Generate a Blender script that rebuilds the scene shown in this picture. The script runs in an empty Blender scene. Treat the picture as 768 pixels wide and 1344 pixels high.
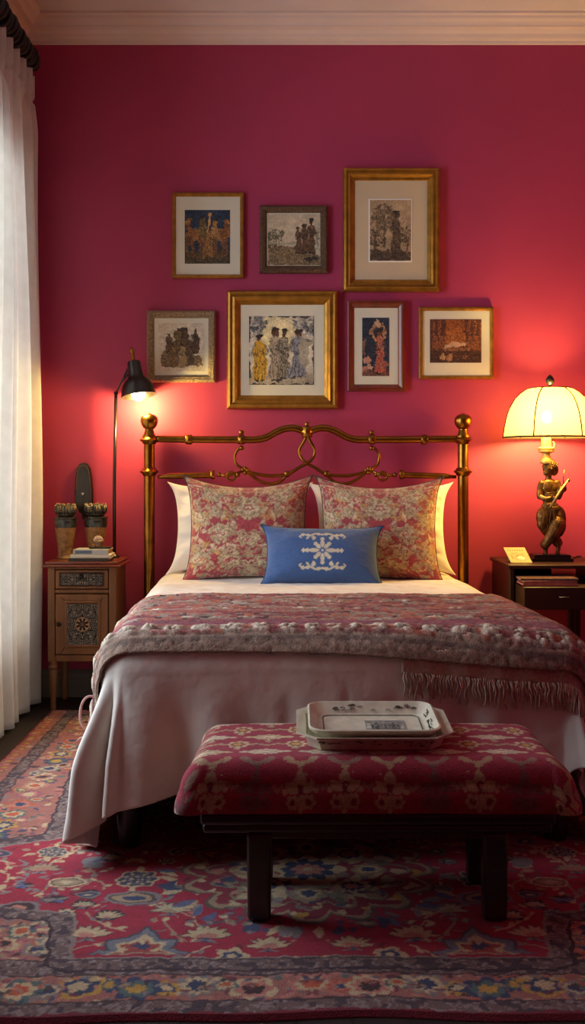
import bpy, bmesh, math, random
import numpy as np
from mathutils import Vector, Matrix
random.seed(5); rng = np.random.default_rng(7)
C = bpy.context.scene.collection
PI = math.pi
# ---------------------------------------------------------------- camera model (768x1344)
D, F, VX, VY, CAMZ = 5.3, 1369.0, 385.0, 617.0, 1.15
def W(px, py, d):
    return np.array([(px - VX) * d / F, d - D, CAMZ - (py - VY) * d / F])
# ---------------------------------------------------------------- colour
def lin(c):
    if isinstance(c, str):
        c = c.lstrip('#'); c = [int(c[i:i+2], 16) / 255 for i in (0, 2, 4)]
    return np.array([x / 12.92 if x <= .04045 else ((x + .055) / 1.055) ** 2.4 for x in c])
# ---------------------------------------------------------------- numpy noise
def _hash(ix, iy, seed):
    n = (ix.astype(np.int64) * 374761393 + iy.astype(np.int64) * 668265263 + seed * 974711) & 0x7fffffff
    n = ((n ^ (n >> 13)) * 1274126177) & 0x7fffffff
    return ((n ^ (n >> 16)) & 0xffff) / 65535.0
def noise(x, y, seed=0):
    x = np.asarray(x, float); y = np.asarray(y, float)
    ix = np.floor(x); iy = np.floor(y); fx = x - ix; fy = y - iy
    fx = fx * fx * (3 - 2 * fx); fy = fy * fy * (3 - 2 * fy)
    a = _hash(ix, iy, seed); b = _hash(ix + 1, iy, seed); c = _hash(ix, iy + 1, seed); d = _hash(ix + 1, iy + 1, seed)
    return (a * (1 - fx) + b * fx) * (1 - fy) + (c * (1 - fx) + d * fx) * fy
def fbm(x, y, seed=0, o=4):
    v = 0; a = .5; t = 0
    for i in range(o):
        v = v + a * noise(x * 2 ** i, y * 2 ** i, seed + i * 17); t += a; a *= .5
    return v / t
def sstep(a, b, x):
    t = np.clip((x - a) / (b - a), 0, 1); return t * t * (3 - 2 * t)
# ---------------------------------------------------------------- painting canvas on a regular grid
class Cv:
    def __init__(s, x0, x1, y0, y1, nx, ny, base):
        s.xs = np.linspace(x0, x1, nx); s.ys = np.linspace(y0, y1, ny)
        s.X, s.Y = np.meshgrid(s.xs, s.ys); s.img = np.empty((ny, nx, 3)); s.img[:] = lin(base)
        s.h = np.zeros((ny, nx)); s.px = max((x1 - x0) / nx, (y1 - y0) / ny); s.clip = None; s.mir = None
    def win(s, x0, x1, y0, y1):
        e = 2 * s.px
        i0, i1 = np.searchsorted(s.xs, [x0 - e, x1 + e]); j0, j1 = np.searchsorted(s.ys, [y0 - e, y1 + e])
        return (slice(j0, j1), slice(i0, i1))
    def put(s, sl, m, col, a=1.0, h=None):
        if s.clip is not None: m = m * s.clip[sl]
        m = np.clip(m * a, 0, 1)
        c = lin(col)
        s.img[sl] = s.img[sl] * (1 - m[..., None]) + c * m[..., None]
        if h is not None: s.h[sl] = s.h[sl] * (1 - m) + h * m
    def cov(s, d): return np.clip(.5 - d / (1.2 * s.px), 0, 1)
    def _m(s, fn, cx, *a, **k):
        fn(cx, *a, **k)
    def ell(s, cx, cy, rx, ry, col, rot=0, a=1, h=None):
        r = max(rx, ry); sl = s.win(cx - r, cx + r, cy - r, cy + r); X = s.X[sl] - cx; Y = s.Y[sl] - cy
        if X.size == 0: return
        c, n = math.cos(rot), math.sin(rot); u = X * c + Y * n; v = -X * n + Y * c
        d = (np.hypot(u / rx, v / ry) - 1) * min(rx, ry); s.put(sl, s.cov(d), col, a, h)
    def ring(s, cx, cy, r, w, col, a=1):
        sl = s.win(cx - r - w, cx + r + w, cy - r - w, cy + r + w); X = s.X[sl] - cx; Y = s.Y[sl] - cy
        if X.size: s.put(sl, s.cov(np.abs(np.hypot(X, Y) - r) - w), col, a)
    def ros(s, cx, cy, r, n, col, depth=.3, rot=0, sq=1.0, a=1, h=None):
        sl = s.win(cx - r * 1.2, cx + r * 1.2, cy - r * 1.2, cy + r * 1.2); X = s.X[sl] - cx; Y = (s.Y[sl] - cy) / sq
        if X.size == 0: return
        th = np.arctan2(Y, X) + rot; rr = r * (1 - depth + depth * np.abs(np.cos(n * th / 2)) ** .8)
        s.put(sl, s.cov(np.hypot(X, Y) - rr), col, a, h)
    def poly(s, pts, col, a=1, h=None):
        P = np.array(pts, float); sl = s.win(P[:, 0].min(), P[:, 0].max(), P[:, 1].min(), P[:, 1].max())
        X = s.X[sl]
        if X.size == 0: return
        s.put(sl, s.cov(sdpoly(X, s.Y[sl], P)), col, a, h)
    def st(s, pts, w, col, a=1, h=None):           # tapered stroke; w number or list
        P = np.array(pts, float); n = len(P)
        ws = np.full(n, w) if np.isscalar(w) else np.interp(np.linspace(0, 1, n), np.linspace(0, 1, len(w)), w)
        m = ws.max(); sl = s.win(P[:, 0].min() - m, P[:, 0].max() + m, P[:, 1].min() - m, P[:, 1].max() + m)
        X = s.X[sl]; Y = s.Y[sl]
        if X.size == 0: return
        d = np.full(X.shape, 1e9)
        for i in range(n - 1):
            ax, ay = P[i]; bx, by = P[i + 1] - P[i]; L = bx * bx + by * by + 1e-12
            t = np.clip(((X - ax) * bx + (Y - ay) * by) / L, 0, 1)
            d = np.minimum(d, np.hypot(X - ax - t * bx, Y - ay - t * by) - (ws[i] * (1 - t) + ws[i + 1] * t))
        s.put(sl, s.cov(d), col, a, h)
    def leaf(s, cx, cy, L, wd, rot, col, a=1, h=None):
        c, n = math.cos(rot), math.sin(rot); P = []
        for t in np.linspace(0, 1, 9): P.append((t * L, wd * math.sin(PI * t) ** .8))
        for t in np.linspace(1, 0, 9)[1:-1]: P.append((t * L, -wd * math.sin(PI * t) ** .8))
        s.poly([(cx + x * c - y * n, cy + x * n + y * c) for x, y in P], col, a, h)
def sdpoly(X, Y, P):
    d = np.full(X.shape, 1e18); ins = np.zeros(X.shape, bool); n = len(P); j = n - 1
    for i in range(n):
        ax, ay = P[i]; ex, ey = P[j] - P[i]; wx = X - ax; wy = Y - ay
        t = np.clip((wx * ex + wy * ey) / (ex * ex + ey * ey + 1e-15), 0, 1)
        d = np.minimum(d, (wx - ex * t) ** 2 + (wy - ey * t) ** 2)
        c = ((P[i][1] > Y) != (P[j][1] > Y)) & (X < (P[j][0] - P[i][0]) * (Y - P[i][1]) / (P[j][1] - P[i][1] + 1e-15) + P[i][0])
        ins ^= c; j = i
    return np.where(ins, -np.sqrt(d), np.sqrt(d))
# ---------------------------------------------------------------- materials
MATS = {}
def mat(name, col='#808080', rough=.6, metal=0, var=.15, vscale=8, bump=.0, bscale=60, attr=False, stretch=(1, 1, 1),
        sheen=0, trans=0, emit=None, estr=0, spec=.5, coat=0, wave=0):
    if name in MATS: return MATS[name]
    m = bpy.data.materials.new(name); m.use_nodes = True; nt = m.node_tree; N = nt.nodes; L = nt.links
    b = N['Principled BSDF']; b.inputs['Roughness'].default_value = rough; b.inputs['Metallic'].default_value = metal
    b.inputs['Specular IOR Level'].default_value = spec
    if sheen: b.inputs['Sheen Weight'].default_value = sheen; b.inputs['Sheen Roughness'].default_value = .6
    if coat: b.inputs['Coat Weight'].default_value = coat; b.inputs['Coat Roughness'].default_value = .2
    tc = N.new('ShaderNodeTexCoord'); mp = N.new('ShaderNodeMapping'); mp.inputs['Scale'].default_value = stretch
    L.new(tc.outputs['Object'], mp.inputs['Vector'])
    no = N.new('ShaderNodeTexNoise'); no.inputs['Scale'].default_value = vscale; no.inputs['Detail'].default_value = 6
    L.new(mp.outputs[0], no.inputs['Vector'])
    rm = N.new('ShaderNodeMapRange'); rm.inputs[1].default_value = .3; rm.inputs[2].default_value = .7
    rm.inputs[3].default_value = 1 - var; rm.inputs[4].default_value = 1 + var
    L.new(no.outputs['Fac'], rm.inputs[0])
    mx = N.new('ShaderNodeVectorMath'); mx.operation = 'SCALE'
    if attr:
        at = N.new('ShaderNodeAttribute'); at.attribute_name = 'Col'; L.new(at.outputs['Color'], mx.inputs[0])
    else: mx.inputs[0].default_value = lin(col)
    L.new(rm.outputs[0], mx.inputs['Scale']); L.new(mx.outputs[0], b.inputs['Base Color'])
    if bump:
        n2 = N.new('ShaderNodeTexNoise'); n2.inputs['Scale'].default_value = bscale; n2.inputs['Detail'].default_value = 3
        L.new(mp.outputs[0], n2.inputs['Vector'])
        bp = N.new('ShaderNodeBump'); bp.inputs['Strength'].default_value = bump; bp.inputs['Distance'].default_value = .01
        L.new(n2.outputs['Fac'], bp.inputs['Height']); L.new(bp.outputs[0], b.inputs['Normal'])
    out = N['Material Output']
    if trans:
        t = N.new('ShaderNodeBsdfTranslucent'); L.new(mx.outputs[0], t.inputs['Color'])
        mi = N.new('ShaderNodeMixShader'); mi.inputs[0].default_value = trans
        L.new(b.outputs[0], mi.inputs[1]); L.new(t.outputs[0], mi.inputs[2]); L.new(mi.outputs[0], out.inputs['Surface'])
    if emit is not None:
        b.inputs['Emission Color'].default_value = (*lin(emit), 1); b.inputs['Emission Strength'].default_value = estr
    MATS[name] = m; return m
# ---------------------------------------------------------------- objects
def tag(o, label=None, cat=None, group=None, kind=None):
    if label: o['label'] = label
    if cat: o['category'] = cat
    if group: o['group'] = group
    if kind: o['kind'] = kind
    return o
def thing(name, loc, label, cat, group=None):
    o = bpy.data.objects.new(name, None); C.objects.link(o); o.location = loc; o.empty_display_size = .05
    return tag(o, label, cat, group)
def org(p):
    while p.parent: p = p.parent
    return np.array(p.location)
def link(name, me, m, parent=None, base=None):
    """me holds world coordinates; they are moved to the origin of the thing"""
    o = bpy.data.objects.new(name, me); C.objects.link(o)
    if m is not None:
        for q in (m if isinstance(m, (list, tuple)) else [m]): me.materials.append(q)
    n = len(me.vertices); co = np.empty(n * 3, np.float32); me.vertices.foreach_get('co', co); co = co.reshape(-1, 3)
    if parent is not None: o.parent = parent; off = org(parent)
    else:
        mn, mxx = co.min(0), co.max(0); off = np.array(base) if base is not None else np.array([(mn[0] + mxx[0]) / 2, (mn[1] + mxx[1]) / 2, mn[2]])
        o.location = off
    co -= off.astype(np.float32); me.vertices.foreach_set('co', co.ravel()); me.update()
    return o
def mesh(V, faces, cols=None, smooth=True, recalc=True):
    me = bpy.data.meshes.new('m'); me.from_pydata([tuple(map(float, v)) for v in V], [], [tuple(map(int, f)) for f in faces])
    if recalc:
        bm = bmesh.new(); bm.from_mesh(me); bmesh.ops.recalc_face_normals(bm, faces=bm.faces); bm.to_mesh(me); bm.free()
    if cols is not None: setcol(me, cols)
    if smooth: me.polygons.foreach_set('use_smooth', [True] * len(me.polygons))
    me.update(); return me
def setcol(me, cols):
    a = me.color_attributes.new('Col', 'FLOAT_COLOR', 'POINT'); c = np.ones((len(me.vertices), 4), np.float32); c[:, :3] = np.clip(cols, 0, 1)
    a.data.foreach_set('color', c.ravel())
def grid(P, cols=None, flip=False, smooth=True):
    ny, nx = P.shape[:2]; me = bpy.data.meshes.new('g'); n = ny * nx
    idx = np.arange(n).reshape(ny, nx)
    q = np.stack([idx[:-1, :-1], idx[:-1, 1:], idx[1:, 1:], idx[1:, :-1]], -1).reshape(-1, 4)
    if flip: q = q[:, ::-1]
    me.vertices.add(n); me.vertices.foreach_set('co', P.reshape(-1).astype(np.float32))
    me.loops.add(q.size); me.loops.foreach_set('vertex_index', q.reshape(-1).astype(np.int32))
    me.polygons.add(len(q)); me.polygons.foreach_set('loop_start', np.arange(0, q.size, 4, dtype=np.int32))
    me.polygons.foreach_set('use_smooth', np.full(len(q), smooth))
    me.update(calc_edges=True); me.validate()
    if cols is not None: setcol(me, cols.reshape(-1, 3))
    return me
class MB:
    def __init__(s): s.v = []; s.f = []
    def add(s, V, F_):
        o = len(s.v); s.v += [tuple(map(float, p)) for p in V]; s.f += [tuple(i + o for i in f) for f in F_]; return s
    def box(s, a, b):
        x0, y0, z0 = a; x1, y1, z1 = b
        return s.add([(x0, y0, z0), (x1, y0, z0), (x1, y1, z0), (x0, y1, z0), (x0, y0, z1), (x1, y0, z1), (x1, y1, z1), (x0, y1, z1)],
                     [(0, 3, 2, 1), (4, 5, 6, 7), (0, 1, 5, 4), (1, 2, 6, 5), (2, 3, 7, 6), (3, 0, 4, 7)])
    def tube(s, path, r, n=10, closed=False, caps=True):
        P = [np.array(p, float) for p in path]; k = len(P); rs = np.full(k, r) if np.isscalar(r) else np.interp(np.linspace(0, 1, k), np.linspace(0, 1, len(r)), r)
        up = None; V = []; Fc = []
        for i in range(k):
            t = (P[(i + 1) % k] - P[i - 1]) if closed else P[min(i + 1, k - 1)] - P[max(i - 1, 0)]
            t = t / (np.linalg.norm(t) + 1e-12)
            if up is None:
                up = np.array([0, 0, 1.]) if abs(t[2]) < .9 else np.array([1., 0, 0])
            u = up - t * np.dot(up, t); u /= np.linalg.norm(u) + 1e-12; w = np.cross(t, u); up = u
            for j in range(n):
                a = 2 * PI * j / n; V.append(P[i] + rs[i] * (math.cos(a) * u + math.sin(a) * w))
        m = k if closed else k - 1
        for i in range(m):
            for j in range(n):
                a, b = i * n + j, i * n + (j + 1) % n; c, d = ((i + 1) % k) * n + (j + 1) % n, ((i + 1) % k) * n + j
                Fc.append((a, b, c, d))
        if caps and not closed: Fc.append(tuple(range(n - 1, -1, -1))); Fc.append(tuple(range((k - 1) * n, k * n)))
        return s.add(V, Fc)
    def lathe(s, prof, c=(0, 0, 0), n=24, sx=1, sy=1, mtx=None, caps=True):
        V = []; Fc = []; k = len(prof)
        for r, z in prof:
            for j in range(n):
                a = 2 * PI * j / n; p = np.array([r * math.cos(a) * sx, r * math.sin(a) * sy, z])
                if mtx is not None: p = np.array(mtx @ Vector(p))
                V.append(p + np.array(c))
        for i in range(k - 1):
            for j in range(n): Fc.append((i * n + j, i * n + (j + 1) % n, (i + 1) * n + (j + 1) % n, (i + 1) * n + j))
        if caps: Fc.append(tuple(range(n - 1, -1, -1))); Fc.append(tuple(range((k - 1) * n, k * n)))
        return s.add(V, Fc)
    def ellip(s, c, r, n=14, m=10, mtx=None):
        pr = [(max(math.sin(PI * i / m), .002), -math.cos(PI * i / m)) for i in range(m + 1)]
        V0 = MB().lathe(pr, n=n); V = []
        for v in V0.v:
            p = Vector((v[0] * r[0], v[1] * r[1], v[2] * r[2]))
            if mtx is not None: p = mtx @ p
            V.append(np.array(p) + np.array(c))
        return s.add(V, V0.f)
    def prism(s, pts, fn, d0, d1):       # polygon pts in 2-D, fn(u,v,d)->xyz
        n = len(pts); V = [fn(u, v, d0) for u, v in pts] + [fn(u, v, d1) for u, v in pts]
        return s.add(V, [tuple(range(n))[::-1], tuple(range(n, 2 * n))] + [(i, (i + 1) % n, n + (i + 1) % n, n + i) for i in range(n)])
    def obj(s, name, m, parent=None, smooth=False, bevel=0, seg=2, auto=None, base=None, cols=None):
        me = mesh(s.v, s.f, smooth=smooth, cols=cols); o = link(name, me, m, parent, base)
        if bevel:
            b = o.modifiers.new('bevel', 'BEVEL'); b.width = bevel; b.segments = seg; b.limit_method = 'ANGLE'; b.angle_limit = math.radians(35)
        if auto and smooth:
            bpy.context.view_layer.objects.active = o
            e = o.modifiers.new('es', 'EDGE_SPLIT'); e.split_angle = math.radians(auto)
        return o
def bez(pts, n=8):                      # catmull-rom through points
    P = [np.array(p, float) for p in pts]; P = [2 * P[0] - P[1]] + P + [2 * P[-1] - P[-2]]; out = []
    for i in range(1, len(P) - 2):
        for t in np.linspace(0, 1, n, endpoint=False):
            a, b, c, d = P[i - 1], P[i], P[i + 1], P[i + 2]
            out.append(.5 * ((2 * b) + (c - a) * t + (2 * a - 5 * b + 4 * c - d) * t * t + (3 * b - a - 3 * c + d) * t ** 3))
    out.append(P[-2]); return out
def rrect(hx, hy, r, seg=6):
    o = []
    for cx, cy, a0 in ((hx - r, hy - r, 0), (-hx + r, hy - r, PI / 2), (-hx + r, -hy + r, PI), (hx - r, -hy + r, 1.5 * PI)):
        for i in range(seg + 1): a = a0 + PI / 2 * i / seg; o.append((cx + r * math.cos(a), cy + r * math.sin(a)))
    return o
DAY, LAMP1, LAMP2, BULB, SHADE_E, SHADE_T = 158, 27, 62, 10, .04, .12
VIEW, LOOK, EXPO = 'Standard', 'None', 0.0
# ================================================================ ROOM
XL, XR, YB, YF, H = -1.38, 2.35, 0.0, -6.0, 3.43
m_wall = mat('magenta_paint', '#a93257', rough=.62, var=.06, vscale=2.5, bump=.04, bscale=180)
m_plain = mat('plaster', '#dccfca', rough=.85, var=.04, vscale=3, bump=.03, bscale=90)
m_trim = mat('painted_trim', '#e2cfc2', rough=.55, var=.04, vscale=5)
m_base = mat('grey_baseboard', '#6b6663', rough=.5, var=.08, vscale=6)
def floor_mat():
    m = mat('dark_floorboards', '#2a1c17', rough=.55, var=.35, vscale=14, stretch=(1, .08, 1), bump=.06, bscale=30)
    nt = m.node_tree; N = nt.nodes; b = N['Principled BSDF']; src = b.inputs['Base Color'].links[0].from_socket
    w = N.new('ShaderNodeTexBrick'); w.inputs['Scale'].default_value = 1; w.inputs['Mortar Size'].default_value = .004
    w.inputs['Brick Width'].default_value = 2.2; w.inputs['Row Height'].default_value = .12
    w.inputs['Color1'].default_value = (1, 1, 1, 1); w.inputs['Color2'].default_value = (.7, .7, .7, 1); w.inputs['Mortar'].default_value = (.05, .04, .04, 1)
    tc = N.new('ShaderNodeTexCoord'); mp = N.new('ShaderNodeMapping'); mp.inputs['Rotation'].default_value = (0, 0, PI / 2)
    nt.links.new(tc.outputs['Object'], mp.inputs['Vector']); nt.links.new(mp.outputs[0], w.inputs['Vector'])
    mu = N.new('ShaderNodeMix'); mu.data_type = 'RGBA'; mu.blend_type = 'MULTIPLY'; mu.inputs[0].default_value = 1
    nt.links.new(src, mu.inputs[6]); nt.links.new(w.outputs['Color'], mu.inputs[7]); nt.links.new(mu.outputs[2], b.inputs['Base Color'])
    return m
def struct(o): o['kind'] = 'structure'; return o
struct(MB().box((XL - .1, YF - .1, -.1), (XR + .1, YB + .1, 0)).obj('floor', floor_mat()))
struct(MB().box((XL - .1, YF - .1, H), (XR + .1, YB + .1, H + .1)).obj('ceiling', m_plain))
struct(MB().box((XL - .1, YB, 0), (XR + .1, YB + .1, H)).obj('wall_back', m_wall))
struct(MB().box((XR, YF, 0), (XR + .1, YB, H)).obj('wall_right', m_wall))
struct(MB().box((XL - .1, YF - .1, 0), (XR + .1, YF, H)).obj('wall_front', m_wall))
WY0, WY1, WZ0, WZ1 = -2.6, -.30, .35, 2.65
struct(MB().box((XL - .1, YF, 0), (XL, WY0, H)).box((XL - .1, WY1, 0), (XL, YB, H)).box((XL - .1, WY0, 0), (XL, WY1, WZ0)).box((XL - .1, WY0, WZ1), (XL, WY1, H)).obj('wall_left', m_wall))
win = MB()
for a, b in ((WY0, WY0 + .06), (WY1 - .06, WY1), ((WY0 + WY1) / 2 - .03, (WY0 + WY1) / 2 + .03)): win.box((XL - .085, a, WZ0), (XL - .02, b, WZ1))
for a, b in ((WZ0, WZ0 + .07), (WZ1 - .06, WZ1), (1.9, 1.94)): win.box((XL - .08, WY0, a), (XL - .025, WY1, b))
wo = struct(win.obj('window_1', m_trim, bevel=.004))
def glass():
    m = bpy.data.materials.new('window_glass'); m.use_nodes = True; N = m.node_tree.nodes; L = m.node_tree.links
    t = N.new('ShaderNodeBsdfTransparent'); g = N.new('ShaderNodeBsdfGlossy'); g.inputs['Roughness'].default_value = .02
    x = N.new('ShaderNodeMixShader'); x.inputs[0].default_value = .06
    L.new(t.outputs[0], x.inputs[1]); L.new(g.outputs[0], x.inputs[2]); L.new(x.outputs[0], N['Material Output'].inputs['Surface']); return m
MB().box((XL - .055, WY0 + .06, WZ0 + .07), (XL - .050, WY1 - .06, WZ1 - .06)).obj('pane', glass(), wo)
struct(MB().box((XL - .02, WY0 - .08, WZ0 - .05), (XL + .05, WY1 + .06, WZ0)).obj('trim_4', m_trim, bevel=.006))
# cornice : stepped and coved profile (projection, drop)
CP = [(0, 0), (.125, 0), (.125, .012), (.112, .018), (.108, .030), (.088, .040), (.080, .052), (.078, .060), (.055, .066), (.040, .080), (.034, .094), (.030, .100), (.012, .104), (.010, .118), (0, .120)]
def cornice(name, fn, a, b): struct(MB().prism(CP, fn, a, b).obj(name, m_trim))
cornice('trim_1', lambda u, v, d: (d, YB - u, H - v), XL, XR)
cornice('trim_2', lambda u, v, d: (XL + u, d, H - v), YF, YB)
cornice('trim_3', lambda u, v, d: (XR - u, d, H - v), YF, YB)
BP = [(0, 0), (.02, 0), (.02, .10), (.016, .108), (.016, .120), (.008, .135), (0, .14)]
struct(MB().prism(BP, lambda u, v, d: (d, YB - u, v), XL, XR).obj('baseboard_back', m_base))
struct(MB().prism(BP, lambda u, v, d: (XL + u, d, v), YF, YB).obj('baseboard_left', m_base))
struct(MB().prism(BP, lambda u, v, d: (XR - u, d, v), YF, YB).obj('baseboard_right', m_base))
# ================================================================ CAMERA AND LIGHT
cam = bpy.data.cameras.new('camera'); co = bpy.data.objects.new('camera', cam); C.objects.link(co)
cam.sensor_fit = 'VERTICAL'; cam.sensor_height = 24; cam.lens = 24 * F / 1344
cam.shift_y = -(672 - VY) / 1344; cam.shift_x = -(VX - 384) / 1344
co.location = (0, -D, CAMZ); co.rotation_euler = (PI / 2, 0, 0); bpy.context.scene.camera = co
def light(name, typ, loc, power, color, rot=(0, 0, 0), **k):
    l = bpy.data.lights.new(name, typ); l.energy = power; l.color = color
    for a, v in k.items(): setattr(l, a, v)
    o = bpy.data.objects.new(name, l); C.objects.link(o); o.location = loc; o.rotation_euler = rot; return o
light('daylight', 'AREA', (XL - .6, (WY0 + WY1) / 2 - .1, 1.65), DAY, (.76, .87, 1.0), (0, -PI / 2, 0), shape='RECTANGLE', size=2.4, size_y=2.2)
wd = bpy.data.worlds.new('world'); bpy.context.scene.world = wd; wd.use_nodes = True
wd.node_tree.nodes['Background'].inputs[0].default_value = (.75, .85, 1, 1); wd.node_tree.nodes['Background'].inputs[1].default_value = .4
# ================================================================ CURTAIN
m_black = mat('black_iron', '#14100f', rough=.45, var=.2, vscale=30)
m_linen = mat('curtain_linen', '#eeebe4', rough=.9, var=.04, vscale=20, bump=.15, bscale=350, trans=.45, sheen=.1)
rod = thing('curtain_rod', (-1.295, -.12, 3.17), 'black curtain rod with chunky rings under the ceiling cornice', 'curtain rod')
MB().tube([(-1.295, -.13, 3.17), (-1.295, -2.98, 3.17)], .013, 12).obj('pole', m_black, rod, smooth=True, auto=40)
MB().ellip((-1.295, -.10, 3.17), (.03, .04, .03)).ellip((-1.295, -.145, 3.17), (.022, .01, .022)).obj('finial', m_black, rod, smooth=True)
for y in (-.2, -2.9):
    MB().tube([(-1.295, y, 3.17), (-1.38, y, 3.17)], .010, 10).lathe([(.03, 0), (.03, .008)], (-1.38, y, 3.17), mtx=Matrix.Rotation(PI / 2, 3, 'Y')).obj('bracket', m_black, rod, smooth=True, auto=40)
def ring_mb(y, tilt):
    p = []
    for i in range(20):
        a = 2 * PI * i / 20; p.append((-1.295 + .040 * math.cos(a) + 0, y + .012 * math.sin(a) * tilt, 3.163 + .043 * math.sin(a)))
    return MB().tube(p, .0125, 8, closed=True)
rings = []
r0 = ring_mb(-.17, .6).obj('ring', m_black, rod, smooth=True); 
for k in range(1, 20):
    o = r0.copy(); C.objects.link(o); o.location = (0, -.047 * k, 0); o.parent = rod; o.rotation_euler = (0, 0, 0); o.location = (.004 * math.sin(k * 2.3), -.047 * k + .008 * math.sin(k * 4.1), .004 * math.sin(k * 1.7))
# curtain cloth: y along the window, z height
ny_, nz_ = 340, 120
yy = np.linspace(-.115, -1.12, ny_); zz = np.concatenate([np.linspace(.015, 2.96, nz_ - 26), np.linspace(2.97, 3.115, 26)])
Yg, Zg = np.meshgrid(yy, zz); t = (Zg - .015) / 3.1
ph = Yg * 2 * PI / .118; ph2 = (Yg + .03 * np.sin(Yg * 9)) * 2 * PI / .155
top = sstep(2.80, 3.0, Zg)
amp_b = .052 * (1 - .25 * t)
fold_low = amp_b * np.sin(ph2 + .5 * np.sin(Yg * 5 + Zg * .6)) + .010 * np.sin(ph2 * 2.3 + 1)
pl = np.sin(ph); fold_top = .026 * np.sign(pl) * np.abs(pl) ** .5
Xc = -1.30 + .015 * (1 - t) + (1 - top) * fold_low + top * fold_top + .012 * np.sin(Zg * 2.1 + Yg * 4) * (1 - top) + .012 * np.exp(-((Zg - 2.985) / .012) ** 2) * -1
Yo = Yg - .02 * (1 - t) * np.cos(ph2) + .018 * top * np.cos(ph) + (1 - t) ** 1.5 * .02
Xc = np.maximum(Xc, -1.372)
cu = link('curtain', grid(np.stack([Xc, Yo, Zg], -1)), m_linen, base=(-1.30, -.6, .01))
tag(cu, 'floor length cream linen curtain hanging by the left wall', 'curtain')
so = cu.modifiers.new('s', 'SOLIDIFY'); so.thickness = .003; so.offset = 0
# hem
# ================================================================ FRAMED PICTURES
m_gold = mat('gilt_frame', '#a5762c', rough=.35, metal=.75, var=.25, vscale=22, bump=.12, bscale=60)
m_gold2 = mat('antique_gold', '#a5742c', rough=.38, metal=.7, var=.3, vscale=30, bump=.15, bscale=80)
m_brownf = mat('carved_brown_frame', '#5f4632', rough=.5, metal=.25, var=.4, vscale=90, bump=.9, bscale=170)
m_silverf = mat('carved_silver_frame', '#9a8568', rough=.45, metal=.35, var=.5, vscale=120, bump=1, bscale=180)
m_redf = mat('mahogany_frame', '#6e2a1c', rough=.3, var=.3, vscale=16, stretch=(1, 1, .2), coat=.4)
m_mat = mat('mat_board', '#d6d2ba', rough=.9, var=.02, vscale=10)
m_matb = mat('beige_mat_board', '#c8b592', rough=.9, var=.03, vscale=10)
m_bev = mat('mat_bevel', '#f7f2e6', rough=.8, var=.02)
m_paint = mat('printed_paper', attr=True, rough=.75, var=.10, vscale=140)
SW = F / (D - .02)
def ink(c):
    """hand printed look: wobble the drawing and shade it with hatching grain"""
    ny, nx = c.img.shape[:2]; J, I = np.mgrid[0:ny, 0:nx]; k = ny / 150
    dx = (fbm(I / (9 * k), J / (9 * k), 41, 3) - .5) * 13 * k; dy = (fbm(I / (9 * k), J / (9 * k), 77, 3) - .5) * 13 * k
    im = c.img[np.clip((J + dy).astype(int), 0, ny - 1), np.clip((I + dx).astype(int), 0, nx - 1)]
    g = .62 + .55 * fbm(I / (2.2 * k), J / (3.4 * k), 5, 3) ; g2 = .75 + .5 * fbm(I / (16 * k), J / (13 * k), 8, 2)
    lum = im.mean(-1); dark = (noise(I / (1.6 * k), J / (2.6 * k), 13) > .60) & (lum < .28)
    im = im * (g * g2)[..., None]; im[dark] *= .45; lt = (noise(I / (2.1 * k), J / (1.5 * k), 29) > .74) & (lum < .28); im[lt] = im[lt] * 1.9 + .02
    c.img = im
def pic(box, prof, fm, mm, prbox, cv, label, double=None):
    x0, x1 = [(v - VX) / SW for v in box[:2]]; z1, z0 = [CAMZ - (v - VY) / SW for v in box[2:]]
    cx, cz = (x0 + x1) / 2, (z0 + z1) / 2; hx, hz = (x1 - x0) / 2, (z1 - z0) / 2
    root = thing('framed_picture', (cx, -.002, z0), label, 'picture', 'framed pictures above the bed')
    V = []; Fc = []
    for ins, hgt in prof:
        for sx, sz in ((-1, -1), (1, -1), (1, 1), (-1, 1)): V.append((cx + sx * (hx - ins), -.002 - hgt, cz + sz * (hz - ins)))
    k = len(prof)
    # split the vertices per side so the mitres stay crisp
    mb = MB()
    for s_ in range(4):
        n = (s_ + 1) % 4
        for i in range(k - 1):
            mb.add([V[i * 4 + s_], V[i * 4 + n], V[(i + 1) * 4 + n], V[(i + 1) * 4 + s_]], [(0, 1, 2, 3)])
    mb.obj('frame', fm, root, smooth=False)
    ins = prof[-1][0]; hb = prof[-1][1]
    MB().box((cx - hx + ins - .003, -.002 - hb - .001, cz - hz + ins - .003), (cx + hx - ins + .003, -.004, cz + hz - ins + .003)).obj('mat_board', mm, root)
    px0, px1 = [(v - VX) / SW for v in prbox[:2]]; pz1, pz0 = [CAMZ - (v - VY) / SW for v in prbox[2:]]
    if double:
        MB().box((px0 - double, -.002 - hb - .003, pz0 - double), (px1 + double, -.002 - hb, pz1 + double)).obj('inner_mat', m_bev, root)
    y = -.002 - hb - (.0045 if double else .0025); ink(cv)
    X, Z = np.meshgrid(np.linspace(px0, px1, cv.img.shape[1]), np.linspace(pz0, pz1, cv.img.shape[0]))
    link('print', grid(np.stack([X, np.full_like(X, y), Z], -1), cv.img, smooth=False), m_paint, root)
    return root
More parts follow.
